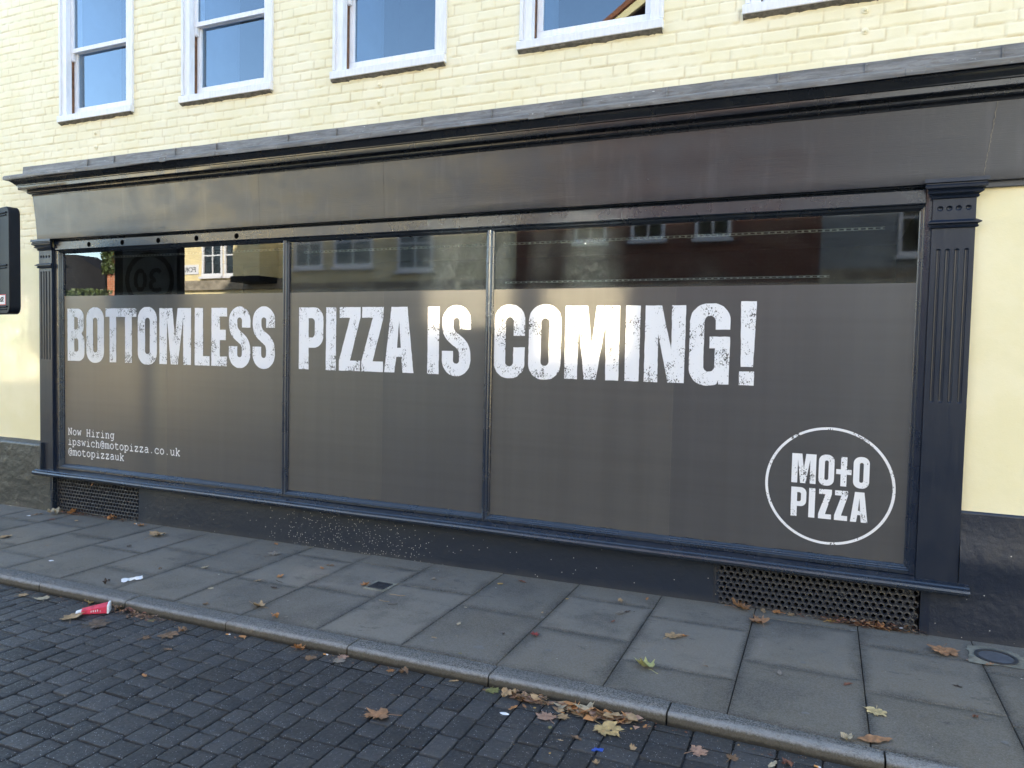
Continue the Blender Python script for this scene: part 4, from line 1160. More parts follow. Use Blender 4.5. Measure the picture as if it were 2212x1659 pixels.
# kerb: one run of stones with joints
V = MB(); jx = [-9.6, -8.7, -7.8, -6.9, -6.0, -5.11, -4.24, -3.355, -2.447, -1.555, -.625, .290, 1.20, 2.10]
for a in range(len(jx) - 1):
    n = 22; x0, x1 = jx[a] + .0045, jx[a + 1] - .0045; h_ = rng.uniform(-.002, .002)
    rows = []
    prof_n = 10
    for i in range(n + 1):
        x = x0 + (x1 - x0) * i / n; ex = rng.uniform(-.0018, .0018)
        if i == 0 or i == n: sh_ = 0.004
        else: sh_ = 0
        yb = -1.503 + kerb_shift(x); yf = -1.632 + 0.45 * kerb_shift(x) + rng.uniform(-.0012, .0012)
        zt = pave_z(x, yb) + h_ + .001 - sh_ * .6
        pr = [(yb, zt - .09), (yb, zt - .003), (yb - .004, zt), (yf + .040, zt - .0010), (yf + .018, zt - .0025), (yf + .008, zt - .006), (yf + .002 + sh_ * .5, zt - .013), (yf + .000 + sh_, zt - .022), (yf - .002 + sh_, zt - .060), (yf - .006 + sh_, zt - .12)]
        rows += [(x, y, z) for y, z in pr]
    k_ = 10
    fs = [(q * k_ + i, q * k_ + i + 1, (q + 1) * k_ + i + 1, (q + 1) * k_ + i) for q in range(n) for i in range(k_ - 1)] + [tuple(range(k_)), tuple(range(n * k_, n * k_ + k_))[::-1]]
    V.add(rows, fs)
structure(V.build('kerb', 'kerb_granite', ang=50))

# setts: strips of tumbled blocks running away from the kerb
polys = []
x = -9.5; 
while x < 1.9:
    w = rng.choice([.118, .118, .118, .150, .182]); g = 0.0038
    y = -1.640 - rng.uniform(0, .03) if False else -1.632
    first = True
    while y > -5.6:
        l_ = rng.choice([.118, .118, .150, .182, .182]) if w < .17 else rng.choice([.112, .118, .150])
        if first: l_ = rng.uniform(.06, .18); first = False
        yt = y + 0.45 * kerb_shift(x); 
        h_ = rng.uniform(-.0022, .0022); tx = rng.uniform(-.030, .030); ty = rng.uniform(-.022, .022)
        mx_, my_ = x + w / 2, yt - l_ / 2
        near_k = max(0, 1 - (-1.64 - yt) / 0.45)
        j = lambda s_=0.0022: rng.uniform(-s_, s_)
        gg = g + rng.uniform(-.0012, .0022) - .0012 * near_k
        q = [(x + gg + j(), yt - l_ + gg + j()), (x + w - gg + j(), yt - l_ + gg + j()), (x + w - gg + j(), yt - gg + j()), (x + gg + j(), yt - gg + j())]
        polys.append((q, (lambda a, b, h_=h_, tx=tx, ty=ty, mx_=mx_, my_=my_: road_z(a, b) + h_ + tx * (a - mx_) + ty * (b - my_)), rng.random()))
        y -= l_
    x += w
structure(slab_mesh(polys, 'cobbled_road', 'dark_setts', 'slab', 0.0060, 0.0065, 0.0012))
# grit silting the joints beside the kerb
sheet('gutter_silt', -9.5, 1.9, -1.80, -1.60, lambda x, y: road_z(x, y) - 0.0045, 'joint_dirt', 20, 1)

# ---- gum and stain marks on paving (flat discs a hair above the slabs)
mb = MB()
for x, y, r_ in [(-2.69, -.17, .02), (-2.04, -1.366, .016), (-1.75, -1.34, .03), (-1.374, -1.216, .018), (-1.584, -.764, .014), (-1.473, -.233, .015), (-.99, -1.19, .010), (.043, -.605, .017), (-.052, -.80, .015), (-.026, -1.383, .016),
               (.213, -.201, .018), (.775, -1.304, .016), (-5.216, -.75, .014), (-4.923, -.676, .018), (-3.865, -.581, .010), (-3.946, -.488, .012), (-6.3, -.9, .014), (-2.9, -1.1, .012), (-.388, -.357, .012)]:
    N = 14; ph = rng.random() * 6
    pts = [(x + r_ * (1 + .25 * math.sin(2 * a + ph) + .1 * rng.random()) * math.cos(a), y + r_ * .8 * (1 + .2 * math.cos(3 * a + ph)) * math.sin(a)) for a in [2 * math.pi * i / N for i in range(N)]]
    mb.add([(a, b, pave_z(a, b) + .0026) for a, b in pts], [tuple(range(N))])
tag(mb.build('gum_marks', 'gum_mark', sm=False), 'flattened pale gum marks spotted over the paving slabs', 'gum', None, 'stuff')

# ---- covers
def leafless(): pass
c0 = empty('drain_cover', (-2.857, -.673, pave_z(-2.857, -.673)), 'small square iron cover set in the slab near the middle of the pavement', 'drain cover')
def lp(o, root):
    o.parent = root; o.matrix_parent_inverse = Matrix.Translation(-Vector(root.location)); return o
z = pave_z(-2.857, -.673) + 0.002
mb = MB(); 
def ring_rect(mb, x0, x1, y0, y1, w, z0, z1):
    mb.box(x0, x1, y0, y0 + w, z0, z1); mb.box(x0, x1, y1 - w, y1, z0, z1); mb.box(x0, x0 + w, y0 + w, y1 - w, z0, z1); mb.box(x1 - w, x1, y0 + w, y1 - w, z0, z1)
ring_rect(mb, -2.945, -2.770, -.765, -.580, .022, z - .02, z + .0015); lp(mb.build('mortar_collar', 'concrete_ring', bevel=.002), c0)
mb = MB(); ring_rect(mb, -2.920, -2.796, -.738, -.606, .007, z - .02, z + .004)
mb.box(-2.913, -2.803, -.731, -.613, z - .02, z - .001)
for i in range(7): mb.box(-2.913 + .016 * i + .003, -2.913 + .016 * i + .011, -.731, -.613, z - .001, z + .003)
mb.box(-2.875, -2.842, -.690, -.654, z + .003, z + .0045)
lp(mb.build('cover_plate', 'cast_iron', bevel=.001), c0)

c1 = empty('drain_cover', (.925, -.300, pave_z(.925, -.3)), 'round chequered metal cover in rough mortar at the right edge of the pavement', 'drain cover')
z = pave_z(.925, -.30) + 0.002
mb = MB(); N = 28
pts = []
for q in [(0.78, -.43), (.80, -.17), (1.12, -.10), (1.14, -.40)]: pts.append(q)
rows = []; 
for i in range(4):
    a = pts[i]; b = pts[(i + 1) % 4]
    for s_ in range(8): rows.append((a[0] + (b[0] - a[0]) * s_ / 8 + rng.uniform(-.012, .012), a[1] + (b[1] - a[1]) * s_ / 8 + rng.uniform(-.012, .012), z + rng.uniform(-.0005, .0012)))
rows.append((.925, -.30, z + .001)); mb.add(rows, [(i, (i + 1) % 32, 32) for i in range(32)])
lp(mb.build('mortar_patch', 'concrete_ring', sm=False), c1)
def disc(mb, cx, cy, r0, r1, z0, z1, N=40):
    rows = [(cx + r * math.cos(2 * math.pi * i / N), cy + r * math.sin(2 * math.pi * i / N), zz) for r, zz in ((r1, z0), (r1, z1), (r0, z1), (r0, z0)) for i in range(N)]
    mb.add(rows, [(k * N + i, k * N + (i + 1) % N, (k + 1) * N + (i + 1) % N, (k + 1) * N + i) for k in range(3) for i in range(N)])
mb = MB(); disc(mb, .925, -.300, .088, .103, z - .01, z + .007); lp(mb.build('cover_rim', 'cast_iron', ang=60), c1)
mb = MB(); N = 40
mb.add([(.925 + .082 * math.cos(2 * math.pi * i / N), -.300 + .082 * math.sin(2 * math.pi * i / N), z + .003) for i in range(N)], [tuple(range(N))])
for i in range(-5, 6):
    d = i * .015; h_ = math.sqrt(.08 ** 2 - d * d)
    for s_ in (1, -1):
        ca, sa = math.cos(R(45)) , s_ * math.sin(R(45))
        p = lambda u, v: (.925 + u * ca - v * sa, -.300 + u * sa + v * ca, z + .0046)
        mb.add([p(-h_, d - .0012), p(h_, d - .0012), p(h_, d + .0012), p(-h_, d + .0012)], [(0, 1, 2, 3)])
lp(mb.build('cover_plate', 'cover_plate', sm=False), c1)

# ============================================================ LEAVES AND LITTER
half = [(0, 1.0), (5, .90), (10, .88), (14, .76), (20, .68), (25, .66), (31, .76), (37, .82), (43, .97), (49, .82), (55, .80), (61, .66), (68, .58), (76, .64), (83, .70), (90, .80), (98, .64), (110, .60), (124, .56), (138, .50), (155, .38), (170, .20)]
def leaf_obj(name, x, y, z, size, kind, col, rot, rs, label):
    L_ = random.Random(rs); V = []; F = []
    out = []
    lost = L_.uniform(30, 330); fold_c = L_.uniform(.3, .85) if kind == 'c' and L_.random() < .7 else L_.uniform(0, .25)
    if kind in 'mck':
        for a, r in half: out.append((a, r))
        for a, r in reversed(half[1:]): out.append((360 - a, r * L_.uniform(.85, 1.1)))
        out = [(a + L_.uniform(-2.5, 2.5), r * L_.uniform(.82, 1.08) * (1 - .28 * max(0, math.cos(R(a - lost))) ** 6)) for a, r in out]
        kx = .62; off = -.28
        ring = [((r * math.cos(R(a)) + off) * kx, r * math.sin(R(a)) * kx * L_.choice([1.0])) for a, r in out]
        if kind == 'k': ring = [(a * L_.uniform(.7, 1.05), b * L_.uniform(.6, .95)) for a, b in ring]
    elif kind == 'l':
        ring = []
        n = 11
        for i in range(n): t_ = i / n; ring.append((-.5 + t_, (.20 * math.sin(math.pi * t_) ** .8 + .02) * L_.uniform(.6, 1.2)))
        ring.append((.5, 0))
        for i in range(n - 1, 0, -1): t_ = i / n; ring.append((-.5 + t_, -(.18 * math.sin(math.pi * t_) ** .8 + .02) * L_.uniform(.5, 1.2)))
    else:
        n = 8; ph = L_.random() * 6
        ring = [((.32 + .2 * L_.random()) * math.cos(2 * math.pi * i / n + ph), (.24 + .16 * L_.random()) * math.sin(2 * math.pi * i / n + ph)) for i in range(n)]
    n = len(ring)
    A1, A2, fold = {'m': (.05, .06, .04), 'c': (.42, .28, .16), 'l': (.10, .5, .05), 'f': (.12, .2, .06), 'k': (.30, .34, .22)}[kind]
    A1 *= L_.uniform(.4, 1.2) * L_.choice([1, 1, -.5]); A2 *= L_.uniform(.5, 1.2); p1 = L_.random() * 6; p2 = L_.random() * 6; ax = L_.random() * 3.1
    def zz(a, b):
        u = a * math.cos(ax) + b * math.sin(ax)
        h = A1 * a * a * 1.6 + A2 * b * b * 1.8 + fold * abs(math.sin(7 * u + p1)) * .5 + .03 * math.sin(19 * a + p2) * math.sin(17 * b + p1)
        if kind == 'k': h += .10 * math.sin(11 * a + p1) * math.cos(9 * b + p2) + .06 * math.sin(23 * b + p2)
        return h
    pts = []
    for k_, f_ in enumerate((1.0, .72, .42, .18)):
        for a, b in ring: pts.append((a * f_, b * f_))
    pts.append((0, 0))
    zs_ = [zz(a, b) for a, b in pts]; zmin = min(zs_)
    # leaves folded along the midrib close like a book
    cf_, sf_ = math.cos(fold_c), math.sin(fold_c)
    side = 1 if L_.random() < .5 else -1
    def place(a, b, h):
        hh_ = h - zmin
        if b * side > 0 and kind in 'mck': return (a * size * (1 - .25 * abs(A1)), b * cf_ * size * .95, (hh_ + abs(b) * sf_) * size + .0012)
        return (a * size * (1 - .25 * abs(A1)), b * size * (1 - .35 * abs(A2)), hh_ * size + .0012)
    V = [place(a, b, h) for (a, b), h in zip(pts, zs_)]
    for k_ in range(3):
        for i in range(n):
            j = (i + 1) % n; F.append((k_ * n + i, k_ * n + j, (k_ + 1) * n + j, (k_ + 1) * n + i))
    for i in range(n): F.append((3 * n + i, 3 * n + (i + 1) % n, 4 * n))
    mb = MB(); mb.v = V; mb.f = F
    if kind in 'mc' and size > .045:
        x0_ = -.22 * size; L2 = size * L_.uniform(.42, .6); cv = L_.uniform(-.15, .15) * size; lift = (-(zmin)) * size + .003
        mb.tube([(x0_, 0, lift), (x0_ - L2 * .35, cv * .3, .006 + lift * .6), (x0_ - L2 * .7, cv * .8, .005), (x0_ - L2, cv * 1.4, .004)], [.0013, .0011, .0012, .0019], 5)
        for a_ in (0, 43, -43, 88, -88):     # raised ribs
            e = (math.cos(R(a_)) * .5 * size, math.sin(R(a_)) * .42 * size)
            P_ = []
            for s_ in range(5):
                q = s_ / 4; a = x0_ * .8 + (e[0] - x0_ * .8) * q; b = e[1] * q
                q_ = place(a / size, b / size, zz(a / size, b / size)); P_.append((q_[0], q_[1], q_[2] + .0005))
            mb.tube(P_, [.0008, .0007, .0006, .0005, .0003], 4)
    me = bpy.data.meshes.new(name); me.from_pydata(mb.v, [], mb.f); me.update(); smooth(me, 50)
    o = link(name, me, 'leaf_' + col)
    o.location = (x, y, z)
    nrm = Vector((-.0125, -.015, 1)).normalized()
    o.rotation_euler = (nrm.to_track_quat('Z', 'Y') @ Matrix.Rotation(rot, 3, 'Z').to_quaternion()).to_euler()
    tag(o, label, 'leaf', 'fallen autumn leaves on the pavement and road')
    return o
LEAVES = [
[-5.121, -1.734, "r", 0.067, "m", "tan", None, "small tan leaf flat on the setts left of the red carton, nearer the left edge"],
[-4.941, -1.725, "r", 0.094, "m", "pale", None, "pale torn leaf in the gutter between the red carton and the left edge"],
[-4.554, -1.657, "r", 0.074, "c", "ochre", None, "ochre curled leaf between the red carton and the kerb"],
[-4.416, -1.866, "r", 0.15, "m", "tan", 2.9, "long tan leaf pinned under the end of the red carton"],
[-4.269, -1.663, "r", 0.093, "k", "brown", None, "dull brown leaf heap top beside the white rim of the red carton"],
[-4.172, -1.638, "r", 0.113, "k", "redbrown", None, "reddish crumpled leaf at the kerb foot right of the red carton"],
[-3.904, -1.708, "r", 0.054, "f", "olive", None, "olive leaf scrap on the setts right of the red carton"],
[-3.961, -1.648, "r", 0.07, "l", "brown", None, "narrow brown leaf in the gutter just above the olive scrap"],
[-3.602, -1.84, "r", 0.117, "m", "brown", 0.3, "dark brown flattened leaf on setts, larger half of the long pair"],
[-3.575, -1.749, "r", 0.086, "k", "brown", None, "paler crumpled leaf overlapping the dark flattened one on the setts"],
[-3.695, -1.915, "r", 0.058, "m", "brown", None, "small brown leaf left of the dark flattened leaf pair"],
[-4.138, -1.885, "r", 0.136, "m", "faded", None, "worn faded leaf stuck to the setts below the red carton"],
[-3.438, -1.984, "r", 0.063, "l", "brown", None, "thin brown leaf on a sett below the dark flattened pair"],
[-3.275, -2.28, "r", 0.054, "l", "orange", None, "orange sliver of leaf alone on the lower left setts"],
[-3.184, -1.667, "r", 0.058, "f", "orange", None, "pinkish orange leaf piece at the gutter edge near the filter stub"],
[-2.749, -1.667, "r", 0.076, "c", "orange", None, "orange curled leaf against the kerb foot, left of the pale stub"],
[-2.609, -1.747, "r", 0.07, "m", "brown", None, "brown flat leaf just below the kerb beside the pale stub"],
[-2.448, -1.707, "r", 0.08, "m", "grey", None, "grey brown leaf leaning on the kerb foot with its stem up"],
[-3.703, -1.457, "p", 0.041, "c", "brown", None, "small brown leaf standing on the kerb back edge"],
[-3.355, -1.349, "p", 0.111, "c", "tan", None, "tan spiky leaf on the slab joint at the kerb back"],
[-3.119, -1.459, "p", 0.087, "k", "orange", None, "crumpled orange leaf on the slab beside the kerb"],
[-3.061, -1.422, "p", 0.035, "f", "grey", None, "grey scrap right of the crumpled orange leaf"],
[-3.908, -1.213, "p", 0.054, "f", "pale", None, "pale leaf piece midway between kerb and paper scrap"],
[-3.512, -1.022, "p", 0.068, "l", "dark", None, "dark brown boat shaped leaf beside a damp stain on the slab"],
[-3.731, -0.947, "p", 0.063, "l", "tan", None, "slim tan leaf above the damp slab stains"],
[-3.639, -0.814, "p", 0.057, "c", "orange", None, "small orange curled leaf above the dark boat shaped one"],
[-4.32, -0.875, "p", 0.055, "m", "pale", None, "little pale leaf on the slab right of the paper scrap"],
[-4.594, -1.044, "p", 0.042, "k", "brown", None, "little folded brown leaf on the slab behind the paper scrap"],
[-4.082, -0.366, "p", 0.114, "m", "grey", None, "grey maple leaf with a long stem below the white splashed wall foot"],
[-3.491, -0.52, "p", 0.073, "l", "orange", None, "orange narrow leaf left of the square cover"],
[-3.473, -0.439, "p", 0.074, "l", "brown", None, "brown strip of leaf touching the orange narrow one"],
[-4.667, -1.437, "p", 0.075, "k", "dark", None, "dark twisted scrap on the slab just behind the kerb, left of the paper"],
[-6.624, -0.926, "p", 0.123, "m", "tan", None, "tan leaf cut by the left edge of the view on the paving"],
[-5.431, -0.343, "p", 0.152, "c", "tan", None, "curled tan maple leaf in front of the left grille corner"],
[-5.878, -0.155, "p", 0.073, "c", "orange", None, "small orange leaf at the right foot of the left grille"],
[-6.364, -0.081, "p", 0.121, "k", "orange", None, "orange crumpled leaf against the left grille"],
[-6.602, -0.278, "p", 0.063, "f", "tan", None, "tan fragment in front of the left grille"],
[-7.199, -0.261, "p", 0.112, "l", "brown", None, "brown leaf at the wall foot left of the left grille"],
[-7.069, -0.18, "p", 0.186, "k", "pale", None, "wide pale crushed leaf at the left corner of the left grille"],
[-6.925, -0.07, "p", 0.109, "c", "orange", None, "rust leaf propped against the left end of the left grille"],
[-6.877, -0.334, "p", 0.069, "f", "redbrown", None, "reddish scrap in front of the pale crushed leaf"],
[-5.359, -0.703, "p", 0.055, "k", "dark", None, "dark curled leaf left of the curled tan maple leaf and nearer the kerb"],
[-4.276, -0.132, "p", 0.08, "l", "orange", None, "orange slender leaf by the wall foot below the paint splashes"],
[-6.009, -0.965, "p", 0.029, "f", "brown", None, "brown crumb on the far left slabs"],
[-2.959, -0.72, "p", 0.073, "c", "orange", None, "orange maple leaf lying on the left corner of the square cover"],
[-2.09, -0.292, "p", 0.056, "f", "ochre", None, "ochre strip of leaf near the wall right of the square cover"],
[-1.969, -0.178, "p", 0.081, "l", "redbrown", None, "dark red brown leaf close to the wall foot in mid pavement"],
[-2.576, -0.396, "p", 0.041, "c", "grey", None, "small grey curled leaf between square cover and wall"],
[-2.106, -0.813, "p", 0.026, "f", "pale", None, "tiny pale scrap on the slab joint right of the square cover"],
[-2.013, -1.09, "p", 0.036, "c", "pale", None, "pale curled scrap on the middle slab below the square cover"],
[-2.049, -1.327, "p", 0.042, "l", "tan", None, "tan leaf scrap with a thin stem near the middle kerb"],
[-1.614, -0.693, "p", 0.032, "f", "tan", None, "tan crumb at the slab corner above the red leaf"],
[-1.81, -1.457, "p", 0.031, "f", "olive", None, "olive scrap at the back of the kerb"],
[-1.694, -1.118, "p", 0.029, "k", "dark", None, "dark crumpled scrap left of the red leaf"],
[-1.521, -1.053, "p", 0.079, "k", "red", None, "dull red crushed leaf on the middle slabs"],
[-1.208, -0.291, "p", 0.048, "c", "tan", None, "tan leaf on end near the wall left of the right grille"],
[-1.053, -0.169, "p", 0.054, "l", "orange", None, "orange thin leaf near the wall just left of the right grille"],
[-1.549, -0.391, "p", 0.029, "f", "ochre", None, "ochre crumb beside the slab joint in front of the long wall foot"],
[-1.154, -0.5, "p", 0.059, "m", "grey", None, "grey ragged leaf joined to a dark one on the slab"],
[-1.116, -0.456, "p", 0.052, "l", "dark", None, "dark leaf touching the grey ragged one"],
[-1.157, -0.655, "p", 0.048, "l", "redbrown", None, "red brown leaf below the grey ragged one"],
[-0.763, -0.731, "p", 0.111, "m", "tan", 1.57, "fan shaped tan leaf with its stem toward the kerb"],
[-0.832, -1.218, "p", 0.128, "c", "yellowgreen", None, "large folded yellow green leaf on the slab joint"],
[-1.902, -2.141, "r", 0.14, "m", "rust", -1.9, "rusty brown maple leaf alone on the setts with its stem down"],
[-2.111, -1.691, "r", 0.047, "m", "orange", None, "small orange leaf in the gutter near the middle"],
[-2.031, -1.685, "r", 0.079, "k", "brown", None, "brown crushed leaf in the gutter right of a small orange one"],
[-1.742, -1.662, "r", 0.057, "l", "tan", None, "tan slender leaf in the gutter left of the green leaf"],
[-1.853, -1.788, "r", 0.014, "f", "orange", None, "orange chip on the setts below the gutter"],
[-1.508, -1.68, "r", 0.079, "m", "green", None, "mottled green leaf against the kerb joint"],
[-1.404, -1.691, "r", 0.117, "k", "tan", None, "crumpled tan leaf heap beside the mottled green leaf"],
[-1.335, -1.704, "r", 0.093, "k", "brown", None, "brown crumpled leaf on the right of the tan heap"],
[-1.342, -1.795, "r", 0.06, "l", "orange", None, "orange leaf under the front of the tan heap"],
[-1.297, -1.756, "r", 0.046, "l", "rust", None, "rust leaf at the right foot of the tan heap"],
[-1.245, -1.75, "r", 0.024, "f", "ochre", None, "ochre triangle scrap between the two leaf heaps"],
[-1.199, -1.695, "r", 0.046, "k", "brown", None, "brown twisted scrap left of the kerbside leaf cluster"],
[-1.165, -1.804, "r", 0.1, "m", "pink", 3.0, "pinkish leaf with a pointed tip at the left of the kerbside cluster"],
[-1.083, -1.783, "r", 0.07, "m", "tan", None, "tan lobed leaf lying low in the kerbside cluster"],
[-1.07, -1.696, "r", 0.069, "c", "orange", None, "folded orange leaf standing in the kerbside cluster"],
[-1.0, -1.681, "r", 0.084, "c", "pale", None, "upright grey tan leaf propped against the kerb"],
[-0.944, -1.737, "r", 0.066, "k", "brown", None, "brown leaf tucked behind the biggest maple leaf"],
[-0.854, -1.815, "r", 0.146, "m", "gold", 0.15, "biggest golden tan maple leaf on the setts with stem to the left"],
[-0.798, -1.679, "r", 0.095, "k", "pink", None, "curled pink brown leaf right of the biggest maple leaf"],
[-1.113, -1.892, "r", 0.03, "f", "olive", None, "olive scrap below the kerbside cluster"],
[-1.03, -1.977, "r", 0.029, "l", "tan", None, "tan chip below and left of the biggest maple leaf"],
[-0.972, -1.93, "r", 0.064, "l", "brown", None, "long brown sliver under the biggest maple leaf stem"],
[-0.765, -1.748, "r", 0.019, "f", "ochre", None, "yellow chip right of the biggest maple leaf"],
[-0.715, -1.914, "r", 0.038, "c", "tan", None, "folded tan scrap right of the blue plastic piece"],
[-0.711, -1.706, "r", 0.04, "l", "orange", None, "orange sliver at the kerb foot right of the curled pink brown leaf"],
[-0.832, -2.093, "r", 0.047, "k", "tan", None, "tan crumpled leaf at the bottom edge below the blue plastic piece"],
[-1.038, -2.095, "r", 0.017, "f", "ochre", None, "ochre chip on the setts left of the blue plastic piece"],
[-2.454, -1.661, "r", 0.07, "m", "pink", None, "pinkish leaf leaning on the kerb joint left of the middle"],
[-0.447, -0.111, "p", 0.143, "c", "rust", None, "broad rust leaf at the left foot of the right grille"],
[-0.313, -0.088, "p", 0.092, "l", "tan", None, "tan leaf flat against the foot of the right grille"],
[-0.233, -0.064, "p", 0.066, "c", "orange", None, "bright orange leaf at the foot of the right grille"],
[-0.145, -0.083, "p", 0.051, "m", "tan", None, "tan small lobed leaf at the foot of the right grille"],
[-0.321, -0.286, "p", 0.125, "c", "rust", None, "curled rust maple leaf with stem in front of the right grille"],
[0.094, -0.088, "p", 0.068, "m", "ochre", None, "ochre leaf at the start of the litter under the right grille"],
[0.361, -0.091, "p", 0.068, "c", "orange", None, "orange leaf on top of the litter under the right grille"],
[-0.042, -0.265, "p", 0.03, "f", "grey", None, "grey scrap on the slab below the right grille"],
[-0.704, -0.703, "p", 0.042, "c", "orange", None, "orange leaf on the slab left of the curled rust maple leaf"],
[-0.533, -1.065, "p", 0.035, "l", "brown", None, "brown slender scrap on the big right slab joint"],
[-0.161, -0.994, "p", 0.071, "l", "grey", None, "thin grey curved leaf stalk on the right slabs"],
[0.164, -0.988, "p", 0.06, "l", "redbrown", None, "dark red brown leaf right of the grey curved stalk"],
[0.276, -1.253, "p", 0.098, "m", "cream", -1.0, "pale yellow half leaf lying on the long slab joint"],
[0.697, -1.106, "p", 0.044, "k", "redbrown", None, "small red brown crushed leaf on the lower right slabs"],
[0.668, -0.344, "p", 0.16, "m", "rust", None, "large dry rust leaf with a long stem left of the round cover"],
[0.875, -0.42, "p", 0.068, "l", "rust", None, "rust leaf at the front edge of the round cover"],
[0.781, -0.405, "p", 0.042, "f", "pink", None, "pinkish scrap left of the round cover"],
[0.672, -0.785, "p", 0.052, "l", "dark", None, "dark sliver on the slab below the large dry rust leaf"],
[0.15, -1.553, "p", 0.082, "k", "pale", None, "pale grey crushed leaf on the right end of the kerb"],
[0.258, -1.519, "p", 0.155, "l", "rust", None, "long twisted rust leaf strip beside the pale grey crushed leaf"],
[-0.444, -1.822, "r", 0.081, "m", "pink", None, "pinkish flat leaf on the setts near the bottom right"],
[-0.304, -1.804, "r", 0.057, "m", "brown", None, "grey brown leaf right of the pinkish flat one at the bottom"],
[-0.144, -1.793, "r", 0.073, "l", "pale", None, "pale long leaf at the bottom edge in the gutter"],
[-0.084, -1.77, "r", 0.072, "k", "redbrown", None, "red brown crushed leaf at the bottom edge in the gutter"]]

for i, (x, y, pl, s_, kd, co, rot, lb) in enumerate(LEAVES):
    if pl == 'r':
        y = min(y, -1.655 + .45 * kerb_shift(x)); z = road_z(x, y) + .001
    else:
        z = pave_z(x, y) + .0015
        if y > -.10 and 'grille' in lb or y > -.075: y = min(y, -.085)
        if 'grille' in lb and 'stuck' in lb: pass
    if rot is None: rot = random.Random(i * 7 + 3).uniform(0, 6.28)
    leaf_obj('fallen_leaf', x, y, z, s_ * (1.16 if kd in 'mc' else 1.05), kd, co, rot, i + 50, lb)
o = leaf_obj('fallen_leaf', -6.665, -.062, .185, .045, 'l', 'rust', .6, 999, 'rust leaf scrap caught upright in the holes of the left grille')
o.rotation_euler = (R(80), R(-40), 0.1)

def litter(name, zone, n, cols_, smin, smax, label, seed, pile=0.0, surf=pave_z):
    L_ = random.Random(seed)
    mb = MB()
    for i in range(n):
        x, y = zone(L_); s_ = smin + (smax - smin) * L_.random() ** 2.2
        a = L_.random() * 6.28; zz_ = surf(x, y) + .0015 + pile * L_.random() ** 1.5
        k_ = L_.randint(3, 5); pts = []
        tx, ty = L_.uniform(-.5, .5), L_.uniform(-.5, .5)
        for q in range(k_):
            an = a + 2 * math.pi * q / k_; r_ = s_ * L_.uniform(.35, 1) * (1 if q % 2 else .6)
            dx, dy = r_ * math.cos(an), r_ * math.sin(an) * .6
            pts.append((x + dx, y + dy, max(surf(x, y) + .001, zz_ + tx * dx + ty * dy)))
        mb.add(pts, [tuple(range(k_))])
    me = bpy.data.meshes.new(name); me.from_pydata(mb.v, [], mb.f); me.update()
    o = link(name, me)
    for c_ in cols_: me.materials.append(M[c_])
    idx = [L_.randrange(len(cols_)) for _ in me.polygons]
    me.polygons.foreach_set('material_index', idx)
    return tag(o, label, 'leaf litter', None, 'stuff')
lc = ['leaf_brown', 'leaf_redbrown', 'leaf_rust', 'leaf_tan', 'leaf_dark', 'leaf_redbrown']
litter('leaf_litter', lambda L_: ((lambda x: (x, -1.665 - abs(L_.gauss(0, .028))))(L_.gauss(-1.30, .055))), 120, ['leaf_tan', 'leaf_pink', 'leaf_brown', 'leaf_rust'], .020, .060, 'dense heap of dry tan leaves at the kerb foot beside the mottled green leaf', 73, .030, road_z)
litter('leaf_litter', lambda L_: ((lambda x: (x, -1.675 - abs(L_.gauss(0, .030))))(L_.gauss(-.98, .10))), 170, ['leaf_tan', 'leaf_pale', 'leaf_pink', 'leaf_orange', 'leaf_brown', 'leaf_tan'], .022, .072, 'tangle of dry leaves at the kerb foot behind the biggest maple leaf', 83, .030, road_z)
def gz(L_):
    c = L_.choice([(-5.35, .5), (-4.9, .25), (-4.45, .15), (-4.15, .22), (-4.05, .12), (-3.0, .35), (-2.35, .2), (-1.35, .12), (-1.1, .2), (-.85, .2), (-.1, .4)])
    return (L_.gauss(c[0], c[1]), 0) 
def gutter_zone(L_):
    x, _ = gz(L_); return x, -1.648 + .45 * kerb_shift(x) - abs(L_.gauss(0, .035))
litter('leaf_litter', gutter_zone, 620, lc, .004, .020, 'crumbled leaf bits and grit strung along the gutter below the kerb', 3, .004, road_z)
litter('leaf_litter', lambda L_: ((lambda x: (x, -1.655 - abs(L_.gauss(0, .03))))(L_.gauss(-4.02, .09))), 170, ['leaf_redbrown', 'leaf_brown', 'leaf_rust', 'leaf_pink'], .010, .032, 'heap of dead leaves at the kerb foot right of the red carton', 13, .022, road_z)
litter('leaf_litter', lambda L_: (L_.gauss(.29, .14), -.078 - abs(L_.gauss(0, .022))), 620, ['leaf_redbrown', 'leaf_redbrown', 'leaf_dark', 'leaf_brown', 'leaf_rust'], .008, .036, 'reddish brown crumbled leaves piled under the right grille', 23, .036)
litter('leaf_litter', lambda L_: (L_.uniform(-7.15, -6.15), -.070 - abs(L_.gauss(0, .03))), 300, lc, .006, .034, 'broken leaves and twigs along the foot of the left grille', 33, .018)
litter('leaf_litter', lambda L_: (L_.uniform(-6.0, .5), -.07 - abs(L_.gauss(0, .03))), 260, ['pale_flake', 'pale_flake', 'leaf_brown', 'concrete_ring'], .002, .007, 'pale grit and flakes along the foot of the painted wall', 43, .002)
litter('road_grit', lambda L_: (L_.uniform(-6, 1), -1.68 - abs(L_.gauss(0, .12))), 700, ['pale_flake', 'concrete_ring', 'leaf_tan', 'gum_mark'], .002, .006, 'fine pale grit scattered over the setts by the kerb', 53, .001, road_z)['category'] = 'grit'
litter('loose_debris', lambda L_: (L_.uniform(-8, 1.4), L_.uniform(-1.5, -.1)), 150, ['leaf_brown', 'leaf_tan', 'leaf_dark', 'pale_flake'], .004, .012, 'tiny specks of leaf and stone over the paving slabs', 63, .001)['category'] = 'grit'

